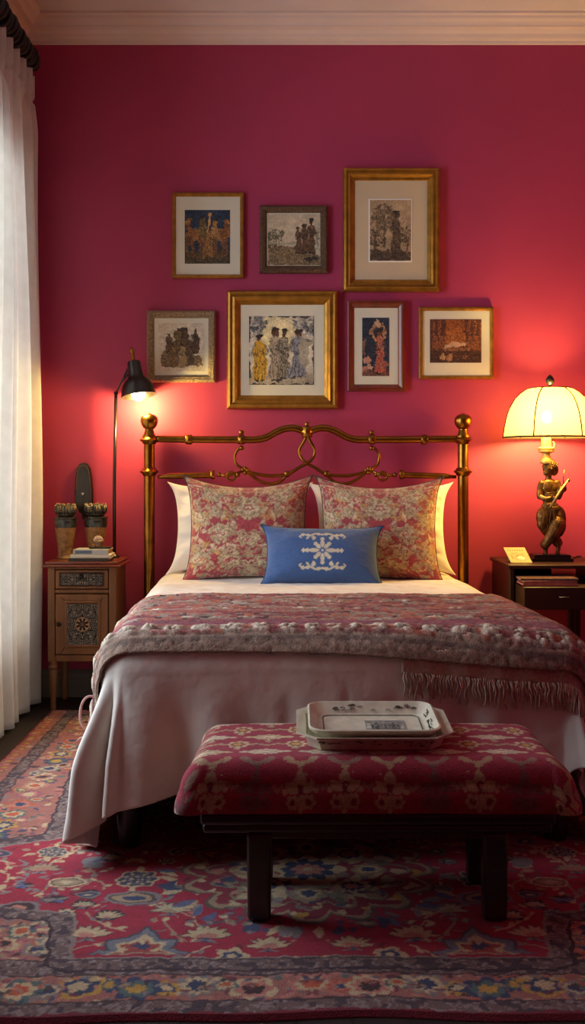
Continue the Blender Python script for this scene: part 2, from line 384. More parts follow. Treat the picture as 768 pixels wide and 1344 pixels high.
def person(cv, cx, base, h, robe, skin='#5a3a28', dark='#2a2018', w=.30, lean=0, arm=0):
    """small standing robed figure painted in a print, y up"""
    hd = h * .075; top = base + h
    cv.poly([(cx - w * h * .55, base), (cx + w * h * .55, base), (cx + w * h * .42 + lean, base + h * .5), (cx + w * h * .40 + lean, base + h * .80), (cx + lean, base + h * .87), (cx - w * h * .40 + lean, base + h * .80), (cx - w * h * .38 + lean, base + h * .45)], robe)
    cv.ell(cx + lean, top - hd * 1.1, hd * .8, hd * 1.1, skin); cv.ell(cx + lean, top - hd * .4, hd * .95, hd * .6, dark)
    cv.st([(cx + lean - w * h * .36, base + h * .78), (cx + lean - w * h * .5, base + h * .55), (cx + lean - w * h * .05, base + h * .50)], h * .03, dark, .55)
    cv.st([(cx + lean + w * h * .36, base + h * .78), (cx + lean + w * h * (.55 + arm), base + h * (.58 + arm * .5)), (cx + lean + w * h * .1, base + h * .6)], h * .03, dark, .5)
    for q in (-.3, -.1, .12, .32): cv.st([(cx + q * w * h * .7 + lean, base + h * .7), (cx + q * w * h * 1.2, base + h * .02)], [h * .006, h * .014], dark, .6)
    for q in (-.1, .1): cv.ell(cx + q * w * h * 2, base - h * .005, h * .05, h * .02, dark)
def hatch(cv, x0, x1, y0, y1, n, col, L=.08, w=.004, a=.6, sd=0):
    r = random.Random(sd)
    for i in range(n):
        x = r.uniform(x0, x1); y = r.uniform(y0, y1); b = r.uniform(-.6, .6) + .5
        cv.st([(x, y), (x + L * math.cos(b) * .5, y + L * .3 * math.sin(b)), (x + L * math.cos(b), y + L * math.sin(b) * .2)], [w, w * .4], col, a * r.uniform(.4, 1))
def treep(cv, cx, base, h, r, cols, sd=0, n=90):
    R = random.Random(sd)
    cv.st([(cx, base), (cx + .02 * h, base + h * .5), (cx, base + h * .9)], [.03 * h, .008 * h], cols[0])
    for i in range(9):
        a = R.uniform(-1.2, 1.2); y = base + h * R.uniform(.35, .8); cv.st([(cx, y), (cx + r * math.sin(a), y + h * .16)], [.01 * h, .003 * h], cols[0])
    for i in range(n):
        a = R.uniform(0, 2 * PI); q = math.sqrt(R.random()); s = R.uniform(.03, .08) * r * 2
        cv.ros(cx + math.cos(a) * q * r, base + h * .66 + math.sin(a) * q * h * .34, s, 5, R.choice(cols), .4, a, a=.75)
# --- 1 riders on a blue ground
def cv(asp, base, n=150): return Cv(0, asp, 0, 1, max(8, int(n * asp)), n, base)
c1 = cv(.84, '#24394f'); c1.poly([(0, 0), (.84, 0), (.84, .2), (.55, .26), (.3, .2), (0, .27)], '#4a4128'); hatch(c1, 0, .8, 0, .25, 60, '#8a7440', sd=1)
for x, s in ((.22, -1), (.62, 1)):
    c1.st([(x - .16 * s, .52), (x, .55), (x + .13 * s, .52)], [.08, .10, .08], '#9a6b3a'); c1.st([(x + .11 * s, .55), (x + .16 * s, .72), (x + .14 * s, .8)], [.07, .045, .04], '#8f5c2e')
    c1.leaf(x + .12 * s, .79, .13, .035, -.5 if s > 0 else PI + .5, '#a8743e')
    for q in (-.14, -.06, .06, .12): c1.st([(x + q, .48), (x + q * 1.2 + .02 * s, .3), (x + q * 1.1, .12)], [.035, .018], '#7d5128')
    hatch(c1, x - .15, x + .12, .42, .6, 30, '#c9975a', L=.07, sd=int(x * 100))
person(c1, .44, .12, .56, '#a5793f', w=.3); person(c1, .33, .5, .38, '#7d6a3a', w=.4); person(c1, .56, .5, .34, '#b58a4d', w=.4); c1.st([(.42, .6), (.45, .85), (.47, .93)], .016, '#d0a35c'); c1.ell(.46, .92, .04, .035, '#c7924f')
hatch(c1, .15, .7, .1, .3, 60, '#6f5a30', sd=4)
# --- 2 three figures by a river
c2 = cv(1.03, '#cbbd9d'); c2.poly([(0, .45), (1.03, .45), (1.03, .30), (0, .34)], '#a9a183'); c2.poly([(.3, .4), (1.03, .43), (1.03, .33), (.25, .33)], '#c4bda2')
c2.poly([(0, .40), (.4, .36), (.7, .32), (1.03, .18), (1.03, 0), (0, 0)], '#8b7550'); hatch(c2, 0, .95, .02, .36, 150, '#4f3f29', sd=2, L=.1); treep(c2, .16, .33, .38, .16, ['#4d4a33', '#5d5a3c', '#736c49'], 3); treep(c2, .02, .35, .3, .1, ['#4d4a33', '#6a6444'], 5)
treep(c2, .97, .38, .34, .1, ['#5e5840', '#7a7252'], 8, 40)
for x, h_ in ((.60, .5), (.72, .56), (.85, .66)): person(c2, x, .24, h_, '#6d4f33', w=.24)
c2.poly([(.65, .1), (.9, .2), (1.0, .12), (.8, .05)], '#3b2f22')
# --- 3 statue under a tree, brown etching
c3 = cv(.68, '#b59a74', 170); treep(c3, .22, .25, .68, .2, ['#5f4d36', '#6d5a40', '#7d6849'], 1, 140); treep(c3, .08, .12, .4, .14, ['#4f402d', '#5f4d36'], 2); treep(c3, .6, .12, .42, .14, ['#54432f', '#65523a'], 9)
c3.poly([(0, 0), (.68, 0), (.68, .14), (0, .2)], '#5b4933'); hatch(c3, 0, .6, 0, .3, 170, '#2f251a', sd=6); person(c3, .43, .1, .72, '#6f5a41', skin='#54432f', w=.22); c3.ell(.43, .1, .12, .05, '#4a3c2a')
hatch(c3, .3, .56, .2, .75, 70, '#3a2d20', L=.05, sd=8)
# --- 4 group on an elephant-like mount
c4 = cv(.97, '#d9ceb4'); c4.poly([(.05, .08), (.93, .1), (.9, .3), (.6, .36), (.2, .4), (.05, .35)], '#8a7558'); hatch(c4, .03, .9, .05, .3, 120, '#4b3c2b', sd=3)
c4.ell(.5, .5, .24, .2, '#6a5a45'); c4.ell(.5, .72, .16, .1, '#54452f'); c4.ell(.49, .86, .1, .05, '#3f3324')
for x, b, h_, co_ in ((.22, .38, .42, '#6b5538'), (.40, .45, .45, '#7a6a44'), (.58, .45, .42, '#665039'), (.78, .36, .5, '#5a4530'), (.3, .1, .45, '#8a7046'), (.5, .08, .5, '#b39b6b'), (.68, .1, .42, '#6f5a3c')): person(c4, x, b, h_, co_, w=.34)
hatch(c4, .15, .85, .3, .85, 120, '#33281c', L=.06, sd=5)
# --- 5 four robed women in a hand coloured engraving
c5 = cv(.94, '#d8cfb8', 190); c5.ell(.42, .78, .27, .25, '#e6d9a8'); hatch(c5, 0, .9, .62, .98, 200, '#565a60', sd=1, L=.1, a=.8)
c5.clip = None
for k in range(60):
    r = random.Random(k); c5.ros(r.choice([r.uniform(0, .25), r.uniform(.62, .94)]), r.uniform(.75, .98), r.uniform(.02, .05), 5, r.choice(['#5e646c', '#8a8d90', '#484c54']), .4, a=.7)
c5.ell(.42, .74, .22, .2, '#e2d5a6'); c5.poly([(0, 0), (.94, 0), (.94, .16), (0, .2)], '#b5aa92'); hatch(c5, 0, .88, 0, .2, 160, '#4d4740', sd=2)
person(c5, .15, .06, .68, '#c79a2c', w=.30); person(c5, .38, .08, .74, '#a99a86', w=.28); person(c5, .50, .1, .70, '#8e8574', w=.24); person(c5, .68, .1, .70, '#8d919a', w=.34, lean=.04, arm=.3)
c5.poly([(.72, .7), (.84, .62), (.88, .3), (.78, .22), (.72, .5)], '#a8a08a'); hatch(c5, .3, .85, .12, .7, 160, '#4a4238', L=.05, sd=9, a=.5)
for e in ([(0, 0), (.935, 0)], [(0, 1), (.935, 1)], [(0, 0), (0, 1)], [(.935, 0), (.935, 1)]): c5.st(e, .010, '#3b352c')
# --- 6 dancer on dark blue
c6 = cv(.47, '#1e2a3c', 170); hatch(c6, 0, .45, 0, .14, 60, '#7a4a36', sd=2); c6.poly([(0, 0), (.47, 0), (.47, .07), (0, .12)], '#6d4232')
person(c6, .30, .06, .74, '#b5624a', skin='#7a4a30', w=.22); c6.poly([(.2, .08), (.42, .05), (.38, .4), (.26, .42)], '#a8543f'); c6.st([(.24, .62), (.15, .76), (.22, .86)], .02, '#b08058'); c6.st([(.36, .64), (.40, .78), (.30, .88)], .02, '#b08058'); c6.ros(.27, .89, .07, 6, '#c7a27a', .3)
c6.ros(.07, .28, .07, 6, '#c58d72', .3); c6.ros(.05, .12, .07, 5, '#b87a62', .3); c6.st([(.03, .6), (.04, .35)], .015, '#9a6a4e'); c6.ros(.4, .2, .05, 5, '#a9604c', .3); c6.ros(.12, .16, .05, 6, '#cfa489', .3)
hatch(c6, .2, .4, .1, .6, 50, '#d8a083', L=.04, sd=5)
# --- 7 interior with reclining figures, red brown
c7 = cv(1.2, '#5a2a1a', 120); c7.poly([(.36, .45), (.8, .45), (.8, 1), (.36, 1)], '#8a4a1c'); c7.ell(.58, .55, .24, .26, '#a8642a', a=.6); c7.poly([(0, .28), (1.2, .28), (1.2, 0), (0, 0)], '#41201a')
for x in (.06, .2, .9, 1.04, 1.16): c7.st([(x, .3), (x, .98)], .03, '#6e3a20'); c7.st([(x + .03, .3), (x + .03, .98)], .008, '#a86a3a')
for x in (.12, .26, .95, 1.08): person(c7, x, .3, .36, '#8c5028', w=.4)
c7.st([(.36, .36), (.55, .42), (.82, .40)], [.04, .06, .03], '#c9a284'); c7.ell(.85, .45, .035, .04, '#a0724e'); c7.st([(.3, .3), (.9, .3)], .035, '#8a5a38'); hatch(c7, 0, 1.15, .05, .5, 140, '#a06236', sd=3, L=.07)
c7.ros(.3, .14, .07, 6, '#b08a5e'); c7.ros(.46, .12, .09, 7, '#a87a50'); c7.ros(.8, .12, .06, 5, '#7a4a2a')
thin = [(0, 0), (0, .024), (.004, .028), (.011, .028), (.015, .020), (.020, .014)]
pic((226, 320, 253, 365), thin, m_gold2, m_mat, (242.5, 302, 275.5, 346), c1, 'thin gold framed picture of riders on a blue ground in a white mat', None)
carved = [(0, 0), (0, .026), (.006, .034), (.012, .036), (.020, .032), (.026, .030), (.032, .022), (.038, .016)]
pic((341, 430, 270, 358.5), carved, m_brownf, m_mat, (351.5, 420.5, 281, 348.5), c2, 'small dark brown carved frame with three figures by a river')
big = [(0, 0), (0, .030), (.006, .040), (.014, .043), (.020, .041), (.023, .034), (.034, .037), (.042, .030), (.046, .024), (.056, .020), (.060, .015)]
bigr = [(a * 1.05, b) for a, b in big]
pic((450, 577, 221, 383), bigr, m_gold, m_matb, (485.5, 539.5, 262.5, 342.5), c3, 'tall gold frame with brown etching of a figure by a tree, highest on the wall', .006)
pic((193, 283, 408, 502), carved, m_silverf, m_mat, (208, 268, 424, 487), c4, 'small silver brown ornate frame above the black reading lamp')
wide = [(a * 1.18, b * 1.1) for a, b in big]
pic((298, 443.5, 382, 537), wide, m_gold, m_mat, (327, 412, 415, 505), c5, 'wide gold frame with engraving of four robed women, one in yellow')
red = [(0, 0), (0, .030), (.006, .034), (.014, .034), (.020, .028), (.030, .022), (.036, .015)]
pic((456, 531.5, 395, 513.5), red, m_redf, m_mat, (475.5, 511, 417, 493.5), c6, 'narrow red wood frame with a dancer on dark blue paper')
pic((550, 648, 403, 497.5), thin, m_gold2, m_mat, (564.5, 632, 419, 476), c7, 'thin gold frame with a red brown interior scene nearest the glowing table lamp')
# ================================================================ BED
m_brass = mat('aged_brass', '#96692b', rough=.3, metal=1, var=.3, vscale=18, bump=.03, bscale=50)
m_darkwood = mat('dark_wood', '#24140f', rough=.38, var=.35, vscale=20, stretch=(.15, 1, 1), bump=.05, bscale=60, coat=.25)
m_ivory = mat('mattress_ticking', '#cfc4b2', rough=.9)
BY = -.13; BCX = .065; TH = math.radians(2.7); ct, sn = math.cos(TH), math.sin(TH)
def B(x, l, z): return np.stack([BCX + x * ct + l * sn, BY - l * ct + x * sn, z], -1)
SH = F / (D + BY)
def HB(px, py, dy=0): return np.array([(px - VX) / SH, BY + dy, CAMZ - (py - VY) / SH])
bed = thing('brass_bed', (BCX, BY, 0), 'brass bed with curved headboard against the magenta wall', 'bed')
for px in (196, 608):
    x = (px - VX) / SH; zt = lambda py: CAMZ - (py - VY) / SH
    q = MB().lathe([(.027, 0), (.027, zt(578))], (x, BY, 0), 24)
    for py in (577.5, 619): 
        z = zt(py); q.lathe([(.027, z - .022), (.034, z - .018), (.036, z - .010), (.046, z - .004), (.047, z + .002), (.038, z + .008), (.034, z + .016), (.028, z + .02)], (x, BY, 0), 24)
    pst = q.obj('post', m_brass, bed, smooth=True, auto=50)
    z = zt(575); zb = zt(552)
    MB().lathe([(.034, z), (.036, z + .006), (.027, z + .02), (.022, z + .04), (.018, z + .055), (.022, zb - .042), (.030, zb - .036), (.040, zb - .020), (.044, zb), (.040, zb + .016), (.026, zb + .028), (.010, zb + .033), (.004, zb + .036)], (x, BY, 0), 24).obj('finial', m_brass, pst, smooth=True)
half = [(-198, 576), (-170, 576.5), (-120, 577), (-86, 577), (-66, 577), (-53, 574), (-42, 568), (-30, 563), (-16, 562), (0, 566.5)]
rail = [HB(403 + x, y) for x, y in half] + [HB(403 - x, y) for x, y in half[::-1][1:]]
MB().tube(bez(rail, 6), .0175, 16).obj('top_rail', m_brass, bed, smooth=True)
def collar(mb, p, r, L, axis='X'):
    m = Matrix.Rotation(PI / 2, 3, 'Y') if axis == 'X' else Matrix.Identity(3)
    mb.lathe([(r * .7, -L), (r, -L * .8), (r * .85, -L * .3), (r * 1.12, 0), (r * .85, L * .3), (r, L * .8), (r * .7, L)], p, 18, mtx=m); return mb
for px in (248, 317, 488, 557):
    cb = collar(MB(), HB(px, 577), .026, .017); 
    if px in (317, 488): cb.ellip(HB(px, 567.5), (.014, .014, .012)).ellip(HB(px, 588), (.013, .013, .012))
    cb.obj('collar', m_brass, bed, smooth=True)
collar(MB(), HB(403, 567), .028, .028, 'Z').ellip(HB(403, 557), (.012, .012, .014)).obj('centre_knob', m_brass, bed, smooth=True)
for sgn in (1, -1):
    M_ = lambda px, py, dy=0: HB(403 + (px - 403) * sgn, py, dy)
    q = MB().tube([M_(207, 626), M_(215, 625.6), M_(222, 625), M_(272, 623.5), M_(280, 623)], [.008, .010, .015, .015, .015], 14).obj('lower_rail', m_brass, bed, smooth=True)
    kb = collar(MB(), M_(279, 623), .024, .011)
    for px, py, r in ((287.5, 623, .012), (294, 624, .009), (312, 623, .012)): kb.ellip(M_(px, py), (r, r, r))
    a = [(M_(303 + 5.5 * math.cos(t), 625 + 5.5 * math.sin(t))) for t in np.linspace(0, 2 * PI, 14, endpoint=False)]; kb.tube(a, .006, 8, closed=True)
    kb.tube([M_(285, 623), M_(300, 624.5), M_(320, 618)], .0065, 8); kb.obj('bead_link', m_brass, bed, smooth=True)
    s_ = MB().tube(bez([M_(317, 586), M_(311, 592), M_(308, 600), M_(311, 610), M_(322, 617.5), M_(334, 627), M_(346, 633.5), M_(358, 635), M_(369, 631), M_(377, 623)]), .0072, 10)
    s_.tube(bez([M_(322, 617.5, -.004), M_(336, 622), M_(355, 624.5), M_(377, 622.5, -.004), M_(392, 614), M_(406, 606, -.004), M_(412, 598), M_(413, 590), M_(408, 581), M_(404, 573)]), .0082, 10)
    s_.ellip(M_(377, 622), (.018, .016, .017)); 
    for dx, dy in ((-3, -1.5), (3, -1), (0, 2.5), (0, -3)): s_.ellip(M_(322 + dx, 618 + dy, -.006), (.011, .011, .011))
    s_.obj('scrollwork', m_brass, bed, smooth=True)
# frame, legs, mattress
def bbox(name, x0, x1, l0, l1, z0, z1, m, bv=.008):
    mb = MB(); pts = [(x0, l0), (x1, l0), (x1, l1), (x0, l1)]
    mb.prism(pts, lambda u, v, d: tuple(B(u, v, d)), z0, z1); return mb.obj(name, m, bed, bevel=bv)
for s in (-1, 1): bbox('side_rail', s * .62 - .025, s * .62 + .025, .04, 2.0, .22, .34, m_darkwood)
bbox('foot_rail', -.62, .62, 1.93, 1.98, .22, .34, m_darkwood)
for l in (.1, 1.98):
    for s in (-1, 1):
        p = B(s * .655, l, 0.); MB().lathe([(.030, 0.0138 if l > 1 else 0), (.036, .05), (.042, .16), (.042, .34)], tuple(p), 4 if False else 16).obj('leg', m_darkwood, bed, smooth=True, auto=45)
HW, LF, ZT, R0 = .735, 2.10, .645, .10
bbox('mattress', -.64, .64, .04, 1.98, .34, .585, m_ivory, .04)
# ---------------- draped cloth over the bed
def drape(x, l, off=0., rip=1.0, zmin=.03, ext=None):
    R = R0 + off; ix = HW - R0; il = LF - R0
    px = np.clip(x, -ix, ix); pl = np.minimum(l, il); dx = x - px; dl = l - pl
    d = np.hypot(dx, dl) + 1e-9; nx, nl = dx / d, dl / d
    th = np.arctan2(np.abs(dl), np.abs(dx) + 1e-9)
    if ext is not None:
        ex, el = ext; dm = np.minimum(ex / np.maximum(np.cos(th), 1e-6), el / np.maximum(np.sin(th), 1e-6)); w2 = np.sin(th) ** 2
        d = np.where((dl > 1e-9) & (np.abs(dx) > 1e-9), d * (ex * (1 - w2) + el * w2 - .03 * np.sin(2 * th)) * (1 - .16 * (x > 0) * np.sin(2 * th)) / dm, d)
    s = np.where(dl <= 1e-9, pl, il + th * .30 + np.where(np.abs(dx) < 1e-6, ix - np.abs(px), 0))
    s = s + np.where(x > 0, 7.3, 0)
    a = np.clip(d / R, 0, PI / 2); e = np.maximum(d - R * PI / 2, 0)
    corner = np.sin(2 * th) * (dl > 0)
    emax = (ZT + off - R - zmin)
    fl = .11 + .04 * np.sin(s * 3.1)
    drop = np.minimum(e * .97, emax); spill = np.maximum(e * .97 - emax, 0)
    g = sstep(-.02, .28, e)
    f = (np.sin(s * 21 + 1.2 * np.sin(s * 5)) * .55 + np.sin(s * 37 + 2) * .25 + np.sin(s * 11 + .7) * .5)
    f = np.where(corner > .02, f * (1 + corner * .3), f)
    cw = np.exp(-((th - .80) / .13) ** 2) + .8 * np.exp(-((th - 1.22) / .07) ** 2) - .6 * np.exp(-((th - 1.02) / .07) ** 2) + .5 * np.exp(-((th - .4) / .1) ** 2)
    f = f + np.where((dl > 1e-9) & (np.abs(dx) > 1e-9), .85 * cw, 0)
    ripple = rip * g * ((.024 + .030 * corner) * f + .006 * np.sin(s * 63 + 3 * np.sin(s * 7)) * sstep(.45, .7, noise(s * 6, s * 0, 5)))
    wr = .006 * (fbm(x * 7, l * 7, 3) - .5) + .012 * (fbm(x * 2.2, l * 2.2, 9) - .5)
    out = R * np.sin(a) + fl * drop + ripple + np.minimum(spill * .85, .05) + np.where(d > R * .5, wr * 1.5, 0)
    z = ZT + off - R * (1 - np.cos(a)) - drop + np.where(d < R, wr * 1.6 * rip, 0) + .006 * np.cos(x * 2)
    z = np.maximum(z, zmin + off * .3)
    return B(px + nx * out, pl + nl * out, z)
nx, nl = 300, 330
DROPX, DROPL = .62, .55
xs = np.linspace(-HW - DROPX, HW + DROPX, nx); ls = np.linspace(.07, LF + DROPL, nl)
Xg, Lg = np.meshgrid(xs, ls)
# shape the flat outline: front hem shorter towards the middle and right
hemL = LF + .41 + .05 * sstep(-.35, -.75, Xg) - .06 * sstep(.3, .75, Xg) + .02 * np.sin(Xg * 3); fr = np.clip((Lg - LF + R0) / (DROPL + R0), 0, 1)
Lg2 = np.where(Lg > LF - R0, LF - R0 + fr * (hemL - LF + R0), Lg)
P = drape(Xg, Lg2, ext=(DROPX + R0, hemL - LF + R0))
dv = Cv(-HW - DROPX, HW + DROPX, .07, LF + DROPL, nx, nl, '#e2d8c9')
for _ in range(420):
    x = rng.uniform(-.8, .8); l = rng.uniform(.3, 1.35); dv.ros(x, l, rng.uniform(.015, .04), rng.integers(4, 8), '#d3bfa6', .5, rng.uniform(0, 6), a=.5)
n_ = fbm(Xg * 14, Lg * 14, 4); dv.img *= (.93 + .12 * n_)[..., None]
m_duvet = mat('cotton_duvet', attr=True, rough=.9, var=.05, vscale=6, bump=.35, bscale=17, sheen=.25)
du = link('duvet', grid(P, dv.img), m_duvet, base=(BCX, BY - 1.1, .02)); so = du.modifiers.new('s', 'SOLIDIFY'); so.thickness = .006; so.offset = -1
tag(du, 'cream duvet draped over the brass bed almost to the rug', 'duvet')
# ---------------- woven throw
nx, nl = 620, 260
TX0, TX1 = -HW - .335, HW + .40
xs = np.linspace(TX0, TX1, nx); vs = np.linspace(0, 1, nl); Xg, Vg = np.meshgrid(xs, vs)
def lfront(x): return LF - R0 + .125 + .045 * sstep(-.1, .9, x) + .012 * np.sin(x * 3.3) - .02 * sstep(-.5, -.9, x)
def lback(x): return 1.17 + .018 * np.sin(x * 2.6 + .5) + .012 * np.sin(x * 7.3)
Lg = lback(Xg) + Vg * (lfront(Xg) - lback(Xg))
tc_ = Cv(TX0, TX1, 0, 1, nx, nl, '#a87673'); Vw = Vg + .012 * np.sin(Xg * 5 + 1) + .02 * (fbm(Xg * 3, Vg * 4, 5) - .5)
rows = np.floor(Vw * 30); rowp = Vw * 30 - rows
pick = fbm(Xg * 9, rows * 7.7, 11, 3); pick2 = noise(Xg * 34, rows * 3.1, 21)
pal = [lin(c) for c in ('#7f3c40', '#a3655c', '#98806e', '#95413f', '#b05f45', '#4d2c2f', '#ab9484')]
img = np.empty(Xg.shape + (3,)); img[:] = pal[0]
for thr, c in ((.30, 3), (.40, 1), (.47, 4), (.54, 2), (.62, 1), (.68, 6)): img[pick > thr] = pal[c]
img[pick2 > .80] = pal[2]; img[pick2 < .13] = pal[5]
gap = np.exp(-((rowp - .5) / .42) ** 2)[..., None]; img = img * (.45 + .55 * gap)
mauve = (sstep(.74, .76, Vw) - sstep(.845, .855, Vw))[..., None]; img = img * (1 - mauve) + lin('#8a4650') * mauve * (.75 + .5 * fbm(Xg * 40, Vg * 60, 2)[..., None])
taupe = sstep(.915, .93, Vw)[..., None]; img = img * (1 - taupe) + lin('#977c69') * taupe
dk = (sstep(.935, .945, Vw) - sstep(.955, .965, Vw))[..., None] * .6; img = img * (1 - dk) + lin('#5d4942') * dk
tuf = np.zeros_like(Xg); cu_ = (Xg * 13 + .25 * np.sin(Xg * 9)); tu = cu_ - np.floor(cu_)
for vc, wv, ph0 in ((.885, .030, 0), (.70, .014, .5), (.46, .010, .2), (.25, .010, .7)):
    u_ = (tu + ph0) % 1; big_ = (noise(np.floor(cu_ + ph0), np.floor(cu_ + ph0) * 0 + vc * 50, 8) > (.0 if vc > .8 else .45))
    m_ = np.exp(-((u_ - .5) / .30) ** 4) * np.exp(-((Vw - vc) / wv) ** 2) * big_
    tuf = np.maximum(tuf, m_ * (1 if vc > .8 else .5))
fz = fbm(Xg * 70, Vg * 75, 31, 3)
tm = np.clip(tuf * 2.2 * (fz * 2.6 - .85), 0, 1)[..., None]; img = img * (1 - tm) + lin('#c4b49c') * tm
img *= (.45 + 1.0 * fz)[..., None]
off = .016 + .005 * gap[..., 0] * (1 - taupe[..., 0]) + .009 * tuf * (fz * 2 - .45).clip(.1, 2) + .004 * (fz - .5)
P = drape(Xg, Lg, off, .85)
m_wool = mat('woven_wool', attr=True, rough=1, var=.25, vscale=160, bump=.5, bscale=260, sheen=.05)
tw = link('throw_blanket', grid(P, np.clip(img, 0, 1)), m_wool, base=(BCX + .1, BY - 1.6, .4)); so = tw.modifiers.new('s', 'SOLIDIFY'); so.thickness = .008; so.offset = -1
tag(tw, 'pink and grey woven throw with wool tufts across the bed foot', 'throw')
# under layer with the long fringe on the right half
Xu, Vu = np.meshgrid(np.linspace(.155, TX1, 160), np.linspace(0, 1, 14)); lu = lfront(Xu) - .05 + Vu * .085
lay = link('folded_layer', grid(drape(Xu, lu, .012 + .002 * np.sin(Xu * 60), .85)), mat('taupe_weave', '#b59a84', rough=1, var=.2, vscale=90, bump=.4, bscale=200), tw)
so = lay.modifiers.new('s', 'SOLIDIFY'); so.thickness = .006; so.offset = 0
m_fringe = mat('taupe_fringe', '#c4ab92', rough=1, var=.25, vscale=60)
fb = MB()
for x in np.arange(.16, TX1, .0075):
    x = float(x) + rng.uniform(-.002, .002); l0 = float(lfront(np.array(x))) + .038; L_ = .072 + rng.uniform(-.012, .014); sw = rng.uniform(-.012, .012)
    pts = [drape(np.array(x + sw * t * t + .003 * math.sin(t * 9 + x * 50)), np.array(l0 + L_ * t), .014 + .006 * math.sin(PI * t) + rng.uniform(0, .003), .85) for t in np.linspace(0, 1, 6)]
    fb.tube(pts, [.0034, .0030, .0022], 5)
fb.obj('fringe', m_fringe, tw, smooth=True)
fb = MB()                                   # loose tassels at the left edge
m_tas = mat('pink_tassel', '#b98f86', rough=1, var=.2, vscale=60)
for k in range(34):
    l0 = 1.30 + k * .022 + rng.uniform(-.01, .01); x0 = TX0 + .004; L_ = .075 + rng.uniform(-.02, .03); sw = rng.uniform(-.03, .03)
    o_ = .022 + rng.uniform(0, .035)
    pts = [drape(np.array(x0 - L_ * t), np.array(l0 + sw * t), o_ * (.4 + .6 * t) + .004 * math.sin(PI * t), .85) for t in np.linspace(0, 1, 6)]
    fb.tube(pts, [.0034, .0032, .002], 5)
lp = [drape(np.array(TX0 + .03), np.array(1.60), .03, .85)]
for t in np.linspace(0, 1, 12)[1:]: lp.append(lp[0] + np.array([-.085 * math.sin(PI * t) - .02 * t, -.03 * t, .045 * math.sin(2 * PI * t) - .03 * t]))
fb.tube(bez(lp, 3), .0042, 6)
fb.obj('tassels', m_tas, tw, smooth=True)
# ================================================================ PILLOWS
def pillow(w, h, t, n=90, pinch=.07, sag=.0, seed=0, tip=.03, wr=.006, sagtop=0.0, belly=0):
    u = np.linspace(-1, 1, n); v = np.linspace(-1, 1, int(n * h / w) + 2); U, V = np.meshgrid(u, v)
    U = np.sign(U) * (1 - (1 - np.abs(U)) ** 1.25); V = np.sign(V) * (1 - (1 - np.abs(V)) ** 1.25)
    X = w / 2 * U * (1 - pinch * (1 - V ** 2)); Z = h / 2 * V * (1 - pinch * (1 - U ** 2))
    c = (np.abs(U) * np.abs(V)) ** 8; X = X + np.sign(U) * tip * c; Z = Z + np.sign(V) * tip * c * .6
    Z = Z - sagtop * (1 - U ** 2) * (V + 1) / 2
    T = t / 2 * ((1 - np.abs(U) ** 2.6) * (1 - np.abs(V) ** 2.6)) ** .55
    T = T * (1 - .12 * V) 
    W_ = wr * (fbm(U * 4 + seed, V * 4, seed) - .5) * 2 * np.minimum(1, T / (t * .2)) + wr * .8 * np.sin((U - V) * 7 + seed) * (np.abs(U * V)) * np.minimum(1, T / (t * .2))
    return U, V, X, Z, T + W_, T + W_
def place(X, Yn, Z, pos, lean, rz=0, roll=0):
    c, s = math.cos(roll), math.sin(roll); X, Z = X * c - Z * s, X * s + Z * c
    c, s = math.cos(lean), math.sin(lean)          # lean back: top goes to +y
    Y2 = Yn * c + Z * s; Z2 = Z * c - Yn * s
    c, s = math.cos(rz), math.sin(rz); X2 = X * c - Y2 * s; Y3 = X * s + Y2 * c
    return np.stack([X2 + pos[0], Y3 + pos[1], Z2 + pos[2]], -1)
def make_pillow(name, m, pos, w, h, t, lean, label, cat='pillow', rz=0, roll=0, painter=None, pipe=None, n=90, group=None, **k):
    U, V, X, Z, T1, T2 = pillow(w, h, t, n=n, **k)
    cols = painter(U.shape[1], U.shape[0]) if painter else None
    Pf = place(X, -T1, Z, pos, lean, rz, roll); Pb = place(X, T2, Z, pos, lean, rz, roll)
    ny, nx = U.shape; V3 = np.concatenate([Pf.reshape(-1, 3), Pb.reshape(-1, 3)])
    me = grid(np.stack([Pf]).reshape(ny, nx, 3), cols); me2 = grid(Pb, cols, flip=True)
    bm = bmesh.new(); bm.from_mesh(me); bm.from_mesh(me2); bmesh.ops.remove_doubles(bm, verts=bm.verts, dist=.0004); bm.to_mesh(me); bm.free()
    me.polygons.foreach_set('use_smooth', [True] * len(me.polygons))
    o = link(name, me, m, None, base=(pos[0], pos[1], float(V3[:, 2].min()))); tag(o, label, cat, group)
    if pipe:
        e = [(0, i) for i in range(nx)] + [(j, nx - 1) for j in range(1, ny)] + [(ny - 1, i) for i in range(nx - 2, -1, -1)] + [(j, 0) for j in range(ny - 2, 0, -1)]
        MB().tube([Pf[j, i] for j, i in e], .0036, 6, closed=True).obj('piping', pipe, o, smooth=True)
    return o
m_white = mat('white_pillowcase', '#eee6da', rough=.9, var=.03, vscale=8, bump=.2, bscale=22, sheen=.2)
